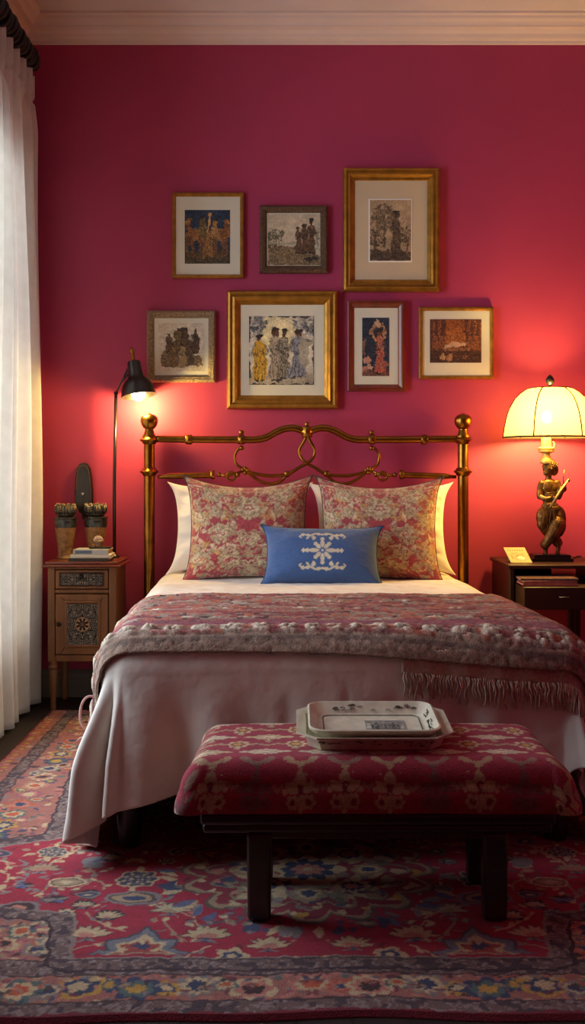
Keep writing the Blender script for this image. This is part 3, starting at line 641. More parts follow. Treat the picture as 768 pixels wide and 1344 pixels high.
def brocade(seed):
    def f(nx, ny):
        c = Cv(-1, 1, -1, 1, nx, ny, '#a02f33'); r = random.Random(seed)
        bx = lambda fn: (fn(1), fn(-1))
        G = ['#bfa57c', '#a98f68', '#cbb590', '#9d8560']
        def both(x, y, k):
            for s in (1, -1): k(x * s, y, s)
        for i in range(300):                          # filigree of beige leaves
            x, y, a_, L_ = r.uniform(0, 1), r.uniform(-1, 1), r.uniform(0, 2 * PI), r.uniform(.06, .15); col = r.choice(G)
            both(x, y, lambda X_, Y_, s: c.leaf(X_, Y_, L_, L_ * .26, a_ if s > 0 else PI - a_, col, .9))
        for x, y, q in ((0, .38, .26), (.42, -.12, .21), (.55, .62, .2), (.25, -.62, .2), (.75, -.55, .2), (0, -.25, .15), (.82, .15, .19), (.3, .82, .15), (0, -.88, .16), (.55, .28, .14)):
            def k(X_, Y_, s, q=q):
                c.ros(X_, Y_, q * 1.08, 9, '#8f2a2e', .25, .3); c.ros(X_, Y_, q, 9, '#b79d74', .3, .3); c.ros(X_, Y_, q * .72, 8, '#96754f', .3); c.ros(X_, Y_, q * .58, 8, '#c6af88', .35); c.ros(X_, Y_, q * .3, 6, '#a2453c', .3); c.ell(X_, Y_, q * .12, q * .12, '#d1bd94')
            both(x, y, k)
        for i in range(60):
            x, y, a_, L_ = r.uniform(0, 1), r.uniform(-1, 1), r.uniform(0, 2 * PI), r.uniform(.06, .12)
            both(x, y, lambda X_, Y_, s: c.leaf(X_, Y_, L_, L_ * .3, a_ if s > 0 else PI - a_, '#ad3439', .85))
        for i in range(14):
            x, y = r.uniform(.2, 1), r.uniform(-.7, .5); both(x, y, lambda X_, Y_, s: c.ros(X_, Y_, .05, 5, '#c08a3c', .4, a=.7))
        J, I = np.mgrid[0:ny, 0:nx]; dx = (fbm(np.abs(c.X) * 14, c.Y * 14, 41, 2) - .5) * .16; dy = (fbm(np.abs(c.X) * 14, c.Y * 14, 77, 2) - .5) * .16
        c.img = c.img[np.clip((J + dy * ny / 2).astype(int), 0, ny - 1), np.clip((I + np.sign(c.X) * dx * nx / 2).astype(int), 0, nx - 1)]
        n1 = noise(c.X * 60, c.Y * 60, 3); n2 = fbm(c.X * 22, c.Y * 22, 7, 2)
        return c.img * (.42 + .6 * n1 + .55 * n2)[..., None]
    return f
m_broc = mat('floral_brocade', attr=True, rough=.75, var=.2, vscale=200, bump=.35, bscale=240, sheen=.3)
m_pipe = mat('brown_piping', '#4d3a33', rough=.8)
make_pillow('pillow', m_white, (-.258, -.255, .870), .655, .42, .17, .20, 'white sleeping pillow behind the floral cushion nearest the reading lamp', pinch=.085, seed=3, tip=.03, wr=.012)
make_pillow('pillow', m_white, (.425, -.255, .868), .655, .42, .17, .20, 'white sleeping pillow behind the floral cushion nearest the table lamp', pinch=.085, seed=8, tip=.03, wr=.012)
make_pillow('floral_cushion', m_broc, (-.209, -.475, .880), .568, .49, .19, .30, 'red and beige floral cushion on the side by the reading lamp', 'cushion', painter=brocade(4), pipe=m_pipe, n=210, pinch=.085, sagtop=.03, seed=1, tip=.022, roll=.0, rz=.04)
make_pillow('floral_cushion', m_broc, (.396, -.475, .876), .560, .49, .19, .30, 'red and beige floral cushion on the side by the table lamp', 'cushion', painter=brocade(4), pipe=m_pipe, n=210, pinch=.085, sagtop=.03, seed=6, tip=.022, roll=-.01, rz=-.06)
def denim(nx, ny):
    c = Cv(-.52, .52, -.25, .25, nx, ny, '#315488'); Z_ = '#cfc2a2'
    tx = .5 + .5 * np.sin(c.X * 420) * np.sin(c.Y * 300); c.img *= (.85 + .2 * tx + .2 * (fbm(c.X * 60, c.Y * 200, 3, 2) - .5))[..., None]
    for i in range(8):
        a = i * PI / 4; L_ = .075 if i % 2 == 0 else .055; L_ = .10 if i in (0, 4) else L_
        c.leaf(.018 * math.cos(a), .018 * math.sin(a), L_, .016, a, Z_); c.ros(math.cos(a) * (L_ + .018), math.sin(a) * (L_ + .018), .018, 5, Z_, .4)
    c.ros(0, 0, .022, 6, '#3a5c92', .3); c.ell(0, 0, .009, .009, Z_)
    for s in (1, -1):
        c.ros(s * .15, 0, .018, 4, Z_, .5); c.leaf(s * .12, 0, .04 * 1, .008, 0 if s > 0 else PI, Z_)
        for b in (1, -1):
            y = b * .125
            c.st([(0, y + b * .012), (s * .05, y + b * .022), (s * .10, y - b * .004), (s * .15, y + b * .016), (s * .18, y - b * .012), (s * .165, y - b * .022)], [.008, .007, .005], Z_)
            for q in (.03, .07, .11, .15): c.ros(s * q, y + b * (.0 + .018 * math.sin(q * 60)), .017, 5, Z_, .45, q * 9)
            c.leaf(s * .05, y - b * .012, .04, .010, -b * .9 if s > 0 else PI + b * .9, Z_); c.leaf(s * .1, y - b * .012, .035, .009, -b * .7 if s > 0 else PI + b * .7, Z_)
    c.img *= (.86 + .28 * noise(c.X * 240, c.Y * 240, 5))[..., None]
    return c.img
m_denim = mat('blue_linen', attr=True, rough=.85, var=.1, vscale=200, bump=.4, bscale=220, sheen=.25)
make_pillow('lumbar_cushion', m_denim, (.127, -.70, .772), .51, .265, .15, .42, 'small blue cushion with cream embroidery in front of the floral pair', 'cushion', painter=denim, pipe=mat('navy_piping', '#22365c', rough=.8), n=220, pinch=.06, seed=2, tip=.02, wr=.004, roll=-.012)
# ================================================================ RUG
RX0, RX1, RY0, RY1 = -1.15, 1.23, -3.125, -.35
nx, ny = 840, 840
rc = Cv(-1.19, 1.19, RY0, RY1, nx, ny, '#a3223a')
X, Y = rc.X, rc.Y
R = random.Random(11)
CRM, GRY, NAV, TAN, ROSE, OCH, TEAL, DRK, OR = '#c6ae86', '#857b78', '#3b4462', '#a58a6c', '#bd7c6c', '#c09440', '#566a66', '#412a2c', '#bb5a3c'
GUA = '#735a55'
fieldP = [(-.56, -2.87), (-.60, -2.63), (-.93, -2.56), (-.93, -2.15), (-.755, -2.08), (-.84, -1.2), (-.84, -.70), (.84, -.70), (.84, -1.2), (.755, -2.08), (.93, -2.15), (.93, -2.56), (.60, -2.63), (.56, -2.87)]
fd = sdpoly(X, Y, np.array(fieldP)); inside = np.clip(.5 - fd / .006, 0, 1)
edge = np.minimum(np.minimum(X + 1.19, 1.19 - X), np.minimum(Y - RY0, RY1 - Y))
full = np.ones_like(X)
def speckle(col, m, a=1): rc.img[:] = rc.img * (1 - (m * a)[..., None]) + lin(col) * (m * a)[..., None]
# border ground with flowers
bm_ = (fd > 0).astype(float)
speckle('#a5685c', bm_)
rc.clip = bm_
def bloom(x, y, r, cols, n=None):
    n = n or R.randint(5, 9)
    for k, c in enumerate(cols): rc.ros(x, y, r * (1 - .28 * k), n if k % 2 == 0 else n + 1, c, .32, R.uniform(0, 6))
sets = [(ROSE, CRM, OR), (NAV, TEAL, OCH), (OR, ROSE, NAV), (CRM, ROSE, DRK), (OCH, NAV, CRM), ('#9c5566', ROSE, CRM), (GRY, CRM, NAV), (TEAL, CRM, OR)]
for i in range(1500):
    x, y = R.uniform(0, 1.19), R.uniform(RY0, RY1)
    col = R.choice([CRM, GRY, NAV, ROSE, ROSE, OR, TEAL, DRK, TAN, '#93495a']); a = R.uniform(0, 6.3); L_ = R.uniform(.02, .05)
    for s in (1, -1): rc.leaf(x * s, y, L_, L_ * .25, a if s > 0 else PI - a, col, .9)
yb = RY0 + .12
for i in range(9):                    # front main border, flowers alternate
    x = i * .128
    for s in ((1, -1) if i else (1,)): bloom(x * s, yb + .008 * (-1) ** i, .056, sets[(i * 3) % 8]); bloom((x + .064) * s, yb - .01 * (-1) ** i, .034, sets[(i * 5 + 2) % 8])
for i in range(24):                    # side main border
    y = RY0 + .22 + i * .105
    for s in (1, -1): bloom(s * .97, y, .05, sets[(i * 3 + 1) % 8]); bloom(s * (.93 if i % 2 else 1.01), y + .052, .028, sets[(i * 5) % 8])
for i in range(26):
    x, y = R.uniform(.62, 1.0), R.uniform(-2.92, -2.62)
    for s in (1, -1): bloom(s * x, y, R.uniform(.03, .05), R.choice(sets))
for i in range(60):
    y = RY0 + .1 + i * .045
    for s in (1, -1): bloom(s * (1.15), y, .02, [OR, ROSE] if i % 2 else ['#a04038', OCH])
for i in range(1300):
    x, y = R.uniform(0, 1.19), R.uniform(RY0, RY1 if R.random() < .5 else -2.6); col = R.choice([CRM, GRY, NAV, ROSE, OR, DRK, DRK, TAN, '#7a3040']); a = R.uniform(0, 6.3); L_ = R.uniform(.012, .034)
    for s in (1, -1): rc.leaf(x * s, y, L_, L_ * .24, a if s > 0 else PI - a, col, .85)
rc.clip = None
side = np.abs(X)
def guard(m):
    spk = noise(X * 130, Y * 130, 4); spk2 = noise(X * 60, Y * 60, 9)
    speckle(GUA, m); speckle('#8e7c78', m * (spk > .62)); speckle('#4d3d42', m * (spk2 > .66))
g1 = ((fd > 0) & (fd < .055)).astype(float); guard(g1)
fgd = ((Y - RY0 > .176) & (Y - RY0 < .25)).astype(float); guard(fgd)
go = ((edge > .012) & (edge < .062) & (Y - RY0 < .2)).astype(float); guard(go)
gs = ((side < 1.19 - .085) & (side > 1.19 - .135) & (Y - RY0 > .2)).astype(float); guard(gs)
gb = ((RY1 - Y > .085) & (RY1 - Y < .135) & (side < 1.105)).astype(float); guard(gb)
for lo, col in ((.0, '#8f7a72'), (.055, '#3f2c33')): speckle(col, ((np.abs(fd - lo) < .005)).astype(float))
for v in (.062, .176, .25): speckle('#3f2c33', ((np.abs(Y - RY0 - v) < .004) & (fd > 0)).astype(float), .8)
for v in (.085, .135): speckle('#3f2c33', ((np.abs(1.19 - side - v) < .004) & (Y - RY0 > .2)).astype(float), .8)
speckle('#7c1d2b', (edge < .014).astype(float))
# field
rc.clip = inside
def vine(x, y, a, n, w, col):
    p = [(x, y)]; k = R.uniform(-.5, .5)
    for i in range(n): a += k + R.uniform(-.15, .15); k *= .96; x += .026 * math.cos(a); y += .026 * math.sin(a); p.append((x, y))
    for s in (1, -1): rc.st([(s * q, r) for q, r in p], [w, w * .5], col)
    for i, (q, r) in enumerate(p[1::2]):
        b = R.uniform(0, 6.28)
        for s in (1, -1): rc.leaf(s * q, r, .028, .008, b if s > 0 else PI - b, R.choice([col, CRM, GRY]))
for i in range(95): vine(R.uniform(0, .9), R.uniform(-2.87, -.7), R.uniform(0, 6.28), R.randint(5, 11), .004, R.choice([TAN, GRY, CRM, '#5d5560']))
def palm(x, y, r, c0=CRM, c1=ROSE, dn=True):
    """fan shaped flower with a stalk"""
    for s in ((1, -1) if abs(x) > .02 else (1,)):
        for k in range(7):
            a = PI * (k + .5) / 7; rc.leaf(s * x, y - r * .3, r * 1.1, r * .2, a, '#4a3a3d'); 
        for k in range(7):
            a = PI * (k + .5) / 7; rc.leaf(s * x, y - r * .28, r, r * .165, a, c0)
        rc.ell(s * x, y - r * .2, r * .4, r * .2, c1); rc.ell(s * x, y - r * .55, r * .14, r * .22, NAV); rc.leaf(s * x, y - r * .5, r * .5, r * .1, -.5, GRY); rc.leaf(s * x, y - r * .5, r * .5, r * .1, PI + .5, GRY)
def oval(x, y, rx, ry, c0, c1, c2):
    for s in ((1, -1) if abs(x) > .02 else (1,)): rc.ell(s * x, y, rx, ry, c0); rc.ell(s * x, y, rx * .82, ry * .75, DRK); rc.ell(s * x, y, rx * .72, ry * .64, c1); rc.ell(s * x, y, rx * .4, ry * .3, c2)
def urn(x, y, r):
    for s in ((1, -1) if abs(x) > .02 else (1,)):
        rc.ros(s * x, y, r, 8, CRM, .2); rc.ros(s * x, y, r * .86, 8, '#4b4858', .2); 
        for i in range(-2, 3):
            for j in range(-2, 3):
                if abs(i) + abs(j) < 4: rc.ell(s * x + i * r * .27, y + j * r * .25, r * .09, r * .09, CRM if (i + j) % 2 else GRY)
        rc.leaf(s * x, y + r * .8, r * .8, r * .2, PI / 2, CRM); rc.leaf(s * x, y - r * .8, r * .7, r * .2, -PI / 2, CRM)
pts = []
def free(x, y, r):
    for q in pts:
        if math.hypot(x - q[0], y - q[1]) < r + q[2]: return False
    pts.append((x, y, r)); return True
def cart(x, y, r):
    for s in ((1, -1) if abs(x) > .02 else (1,)):
        P = [(-1.3, -.5), (-.75, -.25), (-.85, .25), (-.4, .3), (0, .95), (.4, .3), (.85, .25), (.75, -.25), (1.3, -.5)]
        rc.poly([(s * x + a * r, y + b * r) for a, b in P], '#45454f'); rc.poly([(s * x + a * r * .92, y - .03 * r + b * r * .9) for a, b in P], '#77787f')
        rc.poly([(s * x + a * r * .66, y - .12 * r + b * r * .72) for a, b in P], CRM); rc.poly([(s * x + a * r * .52, y - .17 * r + b * r * .56) for a, b in P], '#a2473f')
        rc.ros(s * x, y - .1 * r, r * .2, 6, NAV, .4); rc.leaf(s * x, y - .05 * r, r * .5, r * .08, PI / 2, CRM)
        for q in (-.35, .35): rc.ros(s * x + q * r, y - .3 * r, r * .12, 5, CRM, .4)
cart(.405, -2.80, .105); pts.append((.405, -2.8, .13))
palm(.255, -2.745, .062); palm(.545, -2.735, .06); pts += [(.255, -2.745, .06), (.545, -2.735, .06)]
urn(.475, -2.40, .062); oval(.465, -2.53, .075, .045, GRY, TAN, NAV); pts += [(.475, -2.4, .09), (.465, -2.53, .085)]
palm(.36, -2.60, .055, '#b9a886', TAN); pts.append((.36, -2.6, .05)); palm(.10, -2.80, .055); pts.append((.1, -2.8, .06))
for i in range(900):
    x, y = R.uniform(.03, .95), R.uniform(-2.86, -.68); r = R.uniform(.022, .06)
    if math.hypot(x / .36, (y + 2.33) / .36) < 1.05 or not free(x, y, r * .95): continue
    t = R.random()
    if r < .034: rc.ros(x, y, r * 1.1, 6, DRK, .3); rc.ros(-x, y, r * 1.1, 6, DRK, .3)
    if t < .28: palm(x, y, r, R.choice([CRM, TAN, '#b9a886']))
    elif t < .48: oval(x, y, r * 1.05, r * .7, R.choice([GRY, CRM]), R.choice([NAV, TAN, DRK]), R.choice([CRM, ROSE]))
    elif t < .6: urn(x, y, r)
    elif t < .85:
        n = R.randint(5, 8)
        for s in (1, -1): rc.ros(s * x, y, r, n, R.choice([CRM, GRY]) if s > 0 else CRM, .35); rc.ros(s * x, y, r * .6, n, NAV, .3); rc.ros(s * x, y, r * .3, 5, CRM, .3)
    else:
        for k in range(5):
            a = R.uniform(0, 6.28)
            for s in (1, -1): rc.leaf(s * x, y, r * 1.2, r * .3, a if s > 0 else PI - a, R.choice([CRM, GRY, '#5a6088']))
for i in range(900):
    x, y = R.uniform(0, .95), R.uniform(-2.87, -.68); a = R.uniform(0, 6.3); L_ = R.uniform(.014, .036); col = R.choice([CRM, TAN, GRY, GRY, NAV, '#6a2231', '#6a2231', '#c98a78'])
    if not free(x, y, .004): continue
    pts.pop()
    for s in (1, -1): rc.leaf(x * s, y, L_, L_ * .24, a if s > 0 else PI - a, col, .85)
# scalloped medallion under the bench
mx, my = 0, -2.33
def scal(r0, n, dep, sq=1.0): 
    th = np.arctan2((Y - my), X - mx); rr = r0 * (1 - dep + dep * np.abs(np.cos(n * th / 2)))
    return np.clip(.5 - (np.hypot(X - mx, (Y - my) / sq) - rr) / .006, 0, 1)
for r0, col, dp in ((.37, '#5c5148', .16), (.358, TAN, .16), (.338, '#8c2a3a', .16), (.29, '#8a8468', .2), (.28, '#8a2f3e', .2)):
    m = scal(r0, 16, dp, .98) * inside; speckle(col, m)
rc.clip = scal(.28, 16, .2) * inside; 
for i in range(170):
    x, y, a, L_ = R.uniform(0, .28), my + R.uniform(-.28, .28), R.uniform(0, 6.28), R.uniform(.04, .08)
    for s in (1, -1): rc.leaf(s * x, y, L_, L_ * .25, a if s > 0 else PI - a, R.choice([CRM, GRY, TAN, '#8a8a70', '#6d6a58', NAV, ROSE, CRM]), .9)
for k in range(8): a = k * PI / 4; bloom(mx + .17 * math.cos(a), my + .17 * math.sin(a), .05, [CRM, NAV, ROSE] if k % 2 else [TAN, CRM, NAV])
bloom(mx, my, .11, [CRM, NAV, ROSE, CRM], 8)
rc.clip = (scal(.338, 16, .16) - scal(.29, 16, .2)).clip(0, 1) * inside
for k in range(40): a = k * PI / 20; rc.leaf(.29 * math.cos(a), my + .29 * math.sin(a), .05, .012, a + (.8 if k % 2 else -.8), CRM if k % 3 else OCH)
rc.clip = None
for i in range(40):                    # flame leaves around the medallion
    a = R.uniform(0, PI); x = .37 * math.cos(a); y = my + .37 * math.sin(a - PI / 2) if False else my - .37 * math.sin(a)
    rc.leaf(x, y, .07, .014, -a + R.uniform(-.9, .9), R.choice([NAV, CRM, GRY, '#5b6384']), .95)
rc.img = rc.img * (.70 + .32 * noise(X * 300, Y * 300, 2) + .28 * fbm(X * 9, Y * 60, 5, 3))[..., None] 
J, I = np.mgrid[0:ny, 0:nx]; sgx = np.sign(X); dx = (fbm(np.abs(X) * 34, Y * 34, 41, 3) - .5) * .022; dy = (fbm(np.abs(X) * 34, Y * 34, 77, 3) - .5) * .022
rc.img = rc.img[np.clip((J + dy * ny / 2.775).astype(int), 0, ny - 1), np.clip((I + sgx * dx * nx / 2.38).astype(int), 0, nx - 1)]
zr = .012 + .0015 * fbm(X * 5, Y * 5, 3)
wob = .010 * np.sin(X * 4.5 + 1) + .006 * np.sin(X * 13)
Yr = Y + wob * np.clip((RY0 + .5 - Y) / .5, 0, 1)
zr = np.where(edge < .004, .001, zr)
m_rug = mat('wool_rug', attr=True, rough=1, var=.22, vscale=260, bump=.7, bscale=320, sheen=.05)
rug = link('rug', grid(np.stack([X + .04, Yr, zr], -1), rc.img), m_rug, base=(.04, -1.7, .0))
tag(rug, 'red patterned oriental rug with floral borders under the bed and bench', 'rug')
# ================================================================ BENCH
RUGZ = .0135
m_bwood = mat('bench_dark_wood', '#2a1712', rough=.35, var=.35, vscale=18, stretch=(.2, 1, 1), bump=.05, bscale=60, coat=.3)
BX = .212; YFb, YBb = -2.70, -2.345
bench = thing('upholstered_bench', (BX, -2.53, RUGZ), 'low bench with red damask cushion and dark wood legs at the bed foot', 'bench')
MB().box((BX - .445, -2.70, .262), (BX + .445, -2.36, .295)).obj('seat_frame', m_bwood, bench, bevel=.01, seg=3)
MB().box((BX - .27, -2.678, .222), (BX + .27, -2.655, .258)).box((BX - .27, -2.405, .222), (BX + .27, -2.382, .258)).obj('apron', m_bwood, bench, bevel=.005)
MB().box((BX - .44, -2.685, .238), (BX + .44, -2.40, .262)).obj('lower_rail', m_bwood, bench, bevel=.009, seg=3)
for x in (-.298, .298):
    for y in (-2.652, -2.415):
        MB().add(*[( [(BX + x + sx * .030 * k, y + sy * .030 * k, z) for z, k in ((RUGZ, .98), (.24, 1.05)) for sx, sy in ((-1, -1), (1, -1), (1, 1), (-1, 1))]), [(0, 3, 2, 1), (4, 5, 6, 7), (0, 1, 5, 4), (1, 2, 6, 5), (2, 3, 7, 6), (3, 0, 4, 7)]]).obj('leg', m_bwood, bench, bevel=.012, seg=3)
nx, ny = 560, 400
hw, hl, Rc, drop = .475, .185, .055, .135
a = np.linspace(-hw - drop + .01, hw + drop - .01, nx); b = np.linspace(-hl - drop + .01, hl + drop - .01, ny); A, Bq = np.meshgrid(a, b)
ix, il = hw - Rc, hl - Rc; px = np.clip(A, -ix, ix); pl = np.clip(Bq, -il, il); dx, dl = A - px, Bq - pl
d = np.hypot(dx, dl) + 1e-9; n1, n2 = dx / d, dl / d; d = np.minimum(d, drop + .012)
ang = np.clip(d / Rc, 0, PI / 2); e = np.maximum(d - Rc * PI / 2, 0); cr = np.clip(2 * np.abs(n1 * n2), 0, 1) * (d > 1e-6)
out = Rc * np.sin(ang) + .012 * np.sin(np.clip(e / .07, 0, 1) * PI) + cr * .022 * sstep(0, .1, d) + np.maximum(0, e - .055) * .1
top = .416 + .018 * (1 - (A / .62) ** 4) + (Bq / hl).clip(-1, 1) * .012
z = top - Rc * (1 - np.cos(ang)) - e * 1.15 - cr * .018 * sstep(.03, .12, d)
z = z + .004 * (fbm(A * 9, Bq * 9, 3) - .5) - .004 * np.exp(-((d - .09) / .03) ** 2) * np.sin(A * 20)
kx = 1 - .03 * (Bq / hl).clip(-1.2, 1.2)
Xc_ = BX + .0 + (px + n1 * out) * kx; Yc_ = (YFb + YBb) / 2 + (pl + n2 * out)
bc = Cv(a[0], a[-1], b[0], b[-1], nx, ny, '#9a1f34')
G1, G2, G3 = '#c7ab80', '#b0906a', '#93705a'
def lens(x, y, w, h, c):
    bc.ell(x, y, w, h, '#5f2b30', a=.7); bc.ell(x, y, w * .92, h * .85, c); bc.ell(x, y, w * .62, h * .55, '#9a4f55', a=.75); [bc.leaf(x, y, w * .8 * (1 if q < 4 else -1), h * .16, (q % 4 - 1.5) * .35, c) for q in range(8)]; bc.ell(x, y, w * .4, h * .3, '#d6c0a0'); 
    for s in (-1, 1): bc.leaf(x + s * w * .8, y, s * .03, .007, 0, c)
    for q in np.linspace(-.8, .8, 7): bc.ell(x + q * w, y + (1 - abs(q)) * h * .9 * (1), .006, .005, c); bc.ell(x + q * w, y - (1 - abs(q)) * h * .9, .006, .005, c)
def fleur(x, y, s, c, al=1):
    bc.leaf(x, y - .005 * s, .062 * s, .016 * s, PI / 2, c, al); bc.ell(x, y + .008 * s, .012 * s, .013 * s, '#7d2a35', a=al)
    for q in (-1, 1):
        bc.leaf(x + q * .006 * s, y, .042 * s, .012 * s, PI / 2 - q * .95, c, al); bc.ros(x + q * .021 * s, y - .022 * s, .019 * s, 6, c, .3, a=al); bc.ell(x + q * .021 * s, y - .022 * s, .008 * s, .008 * s, '#7d2a35', a=al); bc.ell(x + q * .04 * s, y + .004 * s, .007 * s, .006 * s, c, a=al)
    bc.ros(x, y - .02 * s, .016 * s, 5, c, .3, a=al); bc.leaf(x, y - .03 * s, -.02 * s, .008 * s, PI / 2, c, al)
fy = -hl - .050
for i in range(-7, 8):
    x = i * .108 + .027; br = i % 2 == 0 or i == -1; c_ = G2 if br else '#7a4544'
    fleur(x, fy + .004, .92, c_)
    for q in range(14): bc.ell(x + rng.uniform(-.03, .03), fy + rng.uniform(-.045, .05), .0022, .0022, c_)
    for q in (-.010, .0, .010): bc.ros(x + .054 + q, fy + .012 + abs(q) * .6, .0065, 4, G3, .4)
    bc.ros(x, fy + .066, .010, 5, c_, .4)
    y2 = -hl + .030
    for k in range(9):
        t_ = -1 + k / 4; bc.ros(x + t_ * .034, y2 + .018 * t_ * t_ - .006, .0065 + .004 * (abs(t_) > .6), 5, G3 if i % 2 else G2, .35, a=.9)
for r in range(6):
    y = -hl + .085 + r * .060
    for i in range(-7, 8):
        x = (i + (.5 if r % 2 else 0)) * .150 + .02
        if r % 2 == 0: lens(x, y, .048, .019, '#cbb393' if (i + r) % 3 else G1)
        else: 
            bc.ros(x, y, .030, 8, G1, .3); bc.ros(x, y, .020, 6, '#8c3a3c', .3); bc.ros(x, y, .012, 5, OCH, .3)
            [bc.ros(x + q * (.035 + .012 * k), y + .006 * math.sin(k * 1.6), .0075, 5, G2, .4) for q in (-1, 1) for k in range(4)]
        bc.ros(x + .075, y + .028, .011, 5, G2, .4)
for s in (1, -1):
    for i in range(9): bc.ros(s * (hw + .05), -.22 + i * .055, .022, 6, G2 if i % 2 else '#b99a78', .35); bc.leaf(s * (hw + .0), -.2 + i * .055, .05, .012, .6, G3)
J, I = np.mgrid[0:ny, 0:nx]; dx = (fbm(A * 70, Bq * 70, 41, 2) - .5) * .008; dy = (fbm(A * 70, Bq * 70, 77, 2) - .5) * .008; stp = (a[-1] - a[0]) / nx
bc.img = bc.img[np.clip((J + dy / stp).astype(int), 0, ny - 1), np.clip((I + dx / stp).astype(int), 0, nx - 1)]
bc.img *= (.66 + .4 * noise(A * 330, Bq * 330, 4) + .28 * fbm(A * 50, Bq * 50, 2, 2))[..., None]
m_dam = mat('red_damask', attr=True, rough=.95, var=.15, vscale=260, bump=.5, bscale=300, sheen=.08)
cu = link('seat_cushion', grid(np.stack([Xc_, Yc_, np.maximum(z, .2965)], -1), bc.img), m_dam, bench)
# ================================================================ TRAYS ON THE BENCH
TLT = math.radians(4.2)
def cer(nx, ny):
    return None
m_cer = mat('cream_glazed_ceramic', '#d8cfb4', rough=.28, var=.14, vscale=34, coat=.3)
def loft_obj(name, loops, m, parent, c, n=None, smooth=True, auto=35, cap=True, base=None):
    mb = MB(); V = []; k = len(loops[0][0])
    for pts, zz_ in loops:
        for u, v in pts:
            y = v * math.cos(TLT) - zz_ * math.sin(TLT); z_ = v * math.sin(TLT) + zz_ * math.cos(TLT); V.append((c[0] + u, c[1] + y, c[2] + z_))
    Fc = []
    for i in range(len(loops) - 1):
        for j in range(k): Fc.append((i * k + j, i * k + (j + 1) % k, (i + 1) * k + (j + 1) % k, (i + 1) * k + j))
    if cap: Fc.append(tuple(range(k))[::-1]); Fc.append(tuple(range((len(loops) - 1) * k, len(loops) * k)))
    mb.add(V, Fc); return mb.obj(name, m, parent, smooth=smooth, auto=auto, base=base)
TX, TY, TZ = .212, -2.495, .4345
ch = lambda hx, hy, c: rrect(hx, hy, c, 1)
tr = thing('ceramic_tray', (TX, TY, TZ), 'lower cream octagonal tray with clipped corners, resting on the red cushion', 'tray')
dish1 = loft_obj('dish', [(ch(.158, .108, .030), 0), (ch(.172, .120, .032), .004), (ch(.180, .126, .034), .028), (ch(.186, .132, .042), .033), (ch(.204, .146, .052), .039), (ch(.204, .146, .052), .043), (ch(.196, .139, .048), .042), (ch(.178, .124, .034), .034), (ch(.170, .118, .032), .010), (ch(.150, .1, .03), .008)], m_cer, tr, (TX, TY, TZ), auto=28)
tr2 = thing('ceramic_tray', (TX, TY + .0, TZ + .04), 'upper cream tray with rounded rim and small printed scene, nested in the octagonal tray', 'tray')
rr = lambda hx, hy, c: rrect(hx, hy, c, 6)
zo = .018
dish2 = loft_obj('dish', [(rr(.135, .088, .028), zo), (rr(.148, .101, .032), zo + .006), (rr(.164, .120, .040), zo + .026), (rr(.172, .129, .044), zo + .034), (rr(.173, .130, .044), zo + .039), (rr(.168, .125, .040), zo + .041), (rr(.162, .118, .036), zo + .036), (rr(.146, .100, .028), zo + .014), (rr(.138, .092, .024), zo + .011), (rr(.10, .06, .01), zo + .0105)], m_cer, tr2, (TX, TY, TZ), auto=50)
def tflat(u, v, h): return (TX + u, TY + v * math.cos(TLT) - h * math.sin(TLT), TZ + v * math.sin(TLT) + h * math.cos(TLT))
pc = Cv(0, 1.9, 0, 1, 140, 74, '#8d877b'); hatch(pc, 0, 1.8, 0, .95, 320, '#262422', L=.16, w=.014, sd=3)
for k in range(9): r_ = random.Random(k); person(pc, .15 + k * .2, .1, r_.uniform(.4, .75), r_.choice(['#3a3734', '#c9c2b2', '#67625a']), w=.3)
hatch(pc, 0, 1.8, .1, .9, 120, '#d8d2c4', L=.12, w=.012, sd=5)
U, V = np.meshgrid(np.linspace(-.018, .088, 140), np.linspace(-.038, .040, 74))
link('printed_scene', grid(np.stack(tflat(U, V, zo + .0125), -1), pc.img, smooth=False), m_paint, tr2)
lb = MB()                       # thin dark line around the tray floor
m_ink = mat('dark_ink', '#2c2a28', rough=.5)
lb.tube([tflat(u, v, zo + .0125) for u, v in rr(.131, .086, .02)], .0011, 5, closed=True); 
# transfer printed sprigs on the inner walls
sp = MB(); R2 = random.Random(4)
def wall_pt(t, h):            # right inner wall, t along depth, h 0..1 upward
    return tflat(.1465 + .0145 * h - .0012, t, zo + .015 + .020 * h + .001)
for k in range(26):
    t = R2.uniform(-.08, .08); h = R2.uniform(.1, .8); L_ = R2.uniform(.08, .3); a_ = R2.uniform(0, PI)
    sp.tube([wall_pt(t, h), wall_pt(t + .012 * math.cos(a_), h + L_ * .5 * math.sin(a_)), wall_pt(t + .018 * math.cos(a_), h + L_ * math.sin(a_) * .7)], [.0016, .0013, .0006], 4)
for k in range(26):
    u = R2.uniform(-.11, .12); h = R2.uniform(.2, .85); f_ = lambda uu, hh: tflat(uu, .0995 + .018 * hh - .0012, zo + .015 + .020 * hh + .001)
    sp.tube([f_(u, h), f_(u + .008, h + .12), f_(u + .014, h + .02)], [.0010, .0009, .0005], 4)
sp1 = MB()
for k in range(22):
    u = R2.uniform(-.15, .15); h = R2.uniform(.25, .85); f_ = lambda uu, hh: tflat(uu, -.1215 - .006 * hh - .0008, .006 + .024 * hh)
    p_ = R2.uniform(.003, .007); sp1.tube([f_(u, h), f_(u + p_, h + .12), f_(u + 2 * p_, h)], .0009, 4)
def decorate(o, mb):
    off = org(o); nv = len(o.data.vertices); nf = len(o.data.polygons); bm = bmesh.new(); bm.from_mesh(o.data)
    vs_ = [bm.verts.new(Vector(v) - Vector(off)) for v in mb.v]
    for f in mb.f:
        q = bm.faces.new([vs_[i] for i in f]); q.material_index = 1; q.smooth = True
    bm.to_mesh(o.data); bm.free(); o.data.materials.append(m_ink)
sp.add(lb.v, lb.f); decorate(dish2, sp); decorate(dish1, sp1)
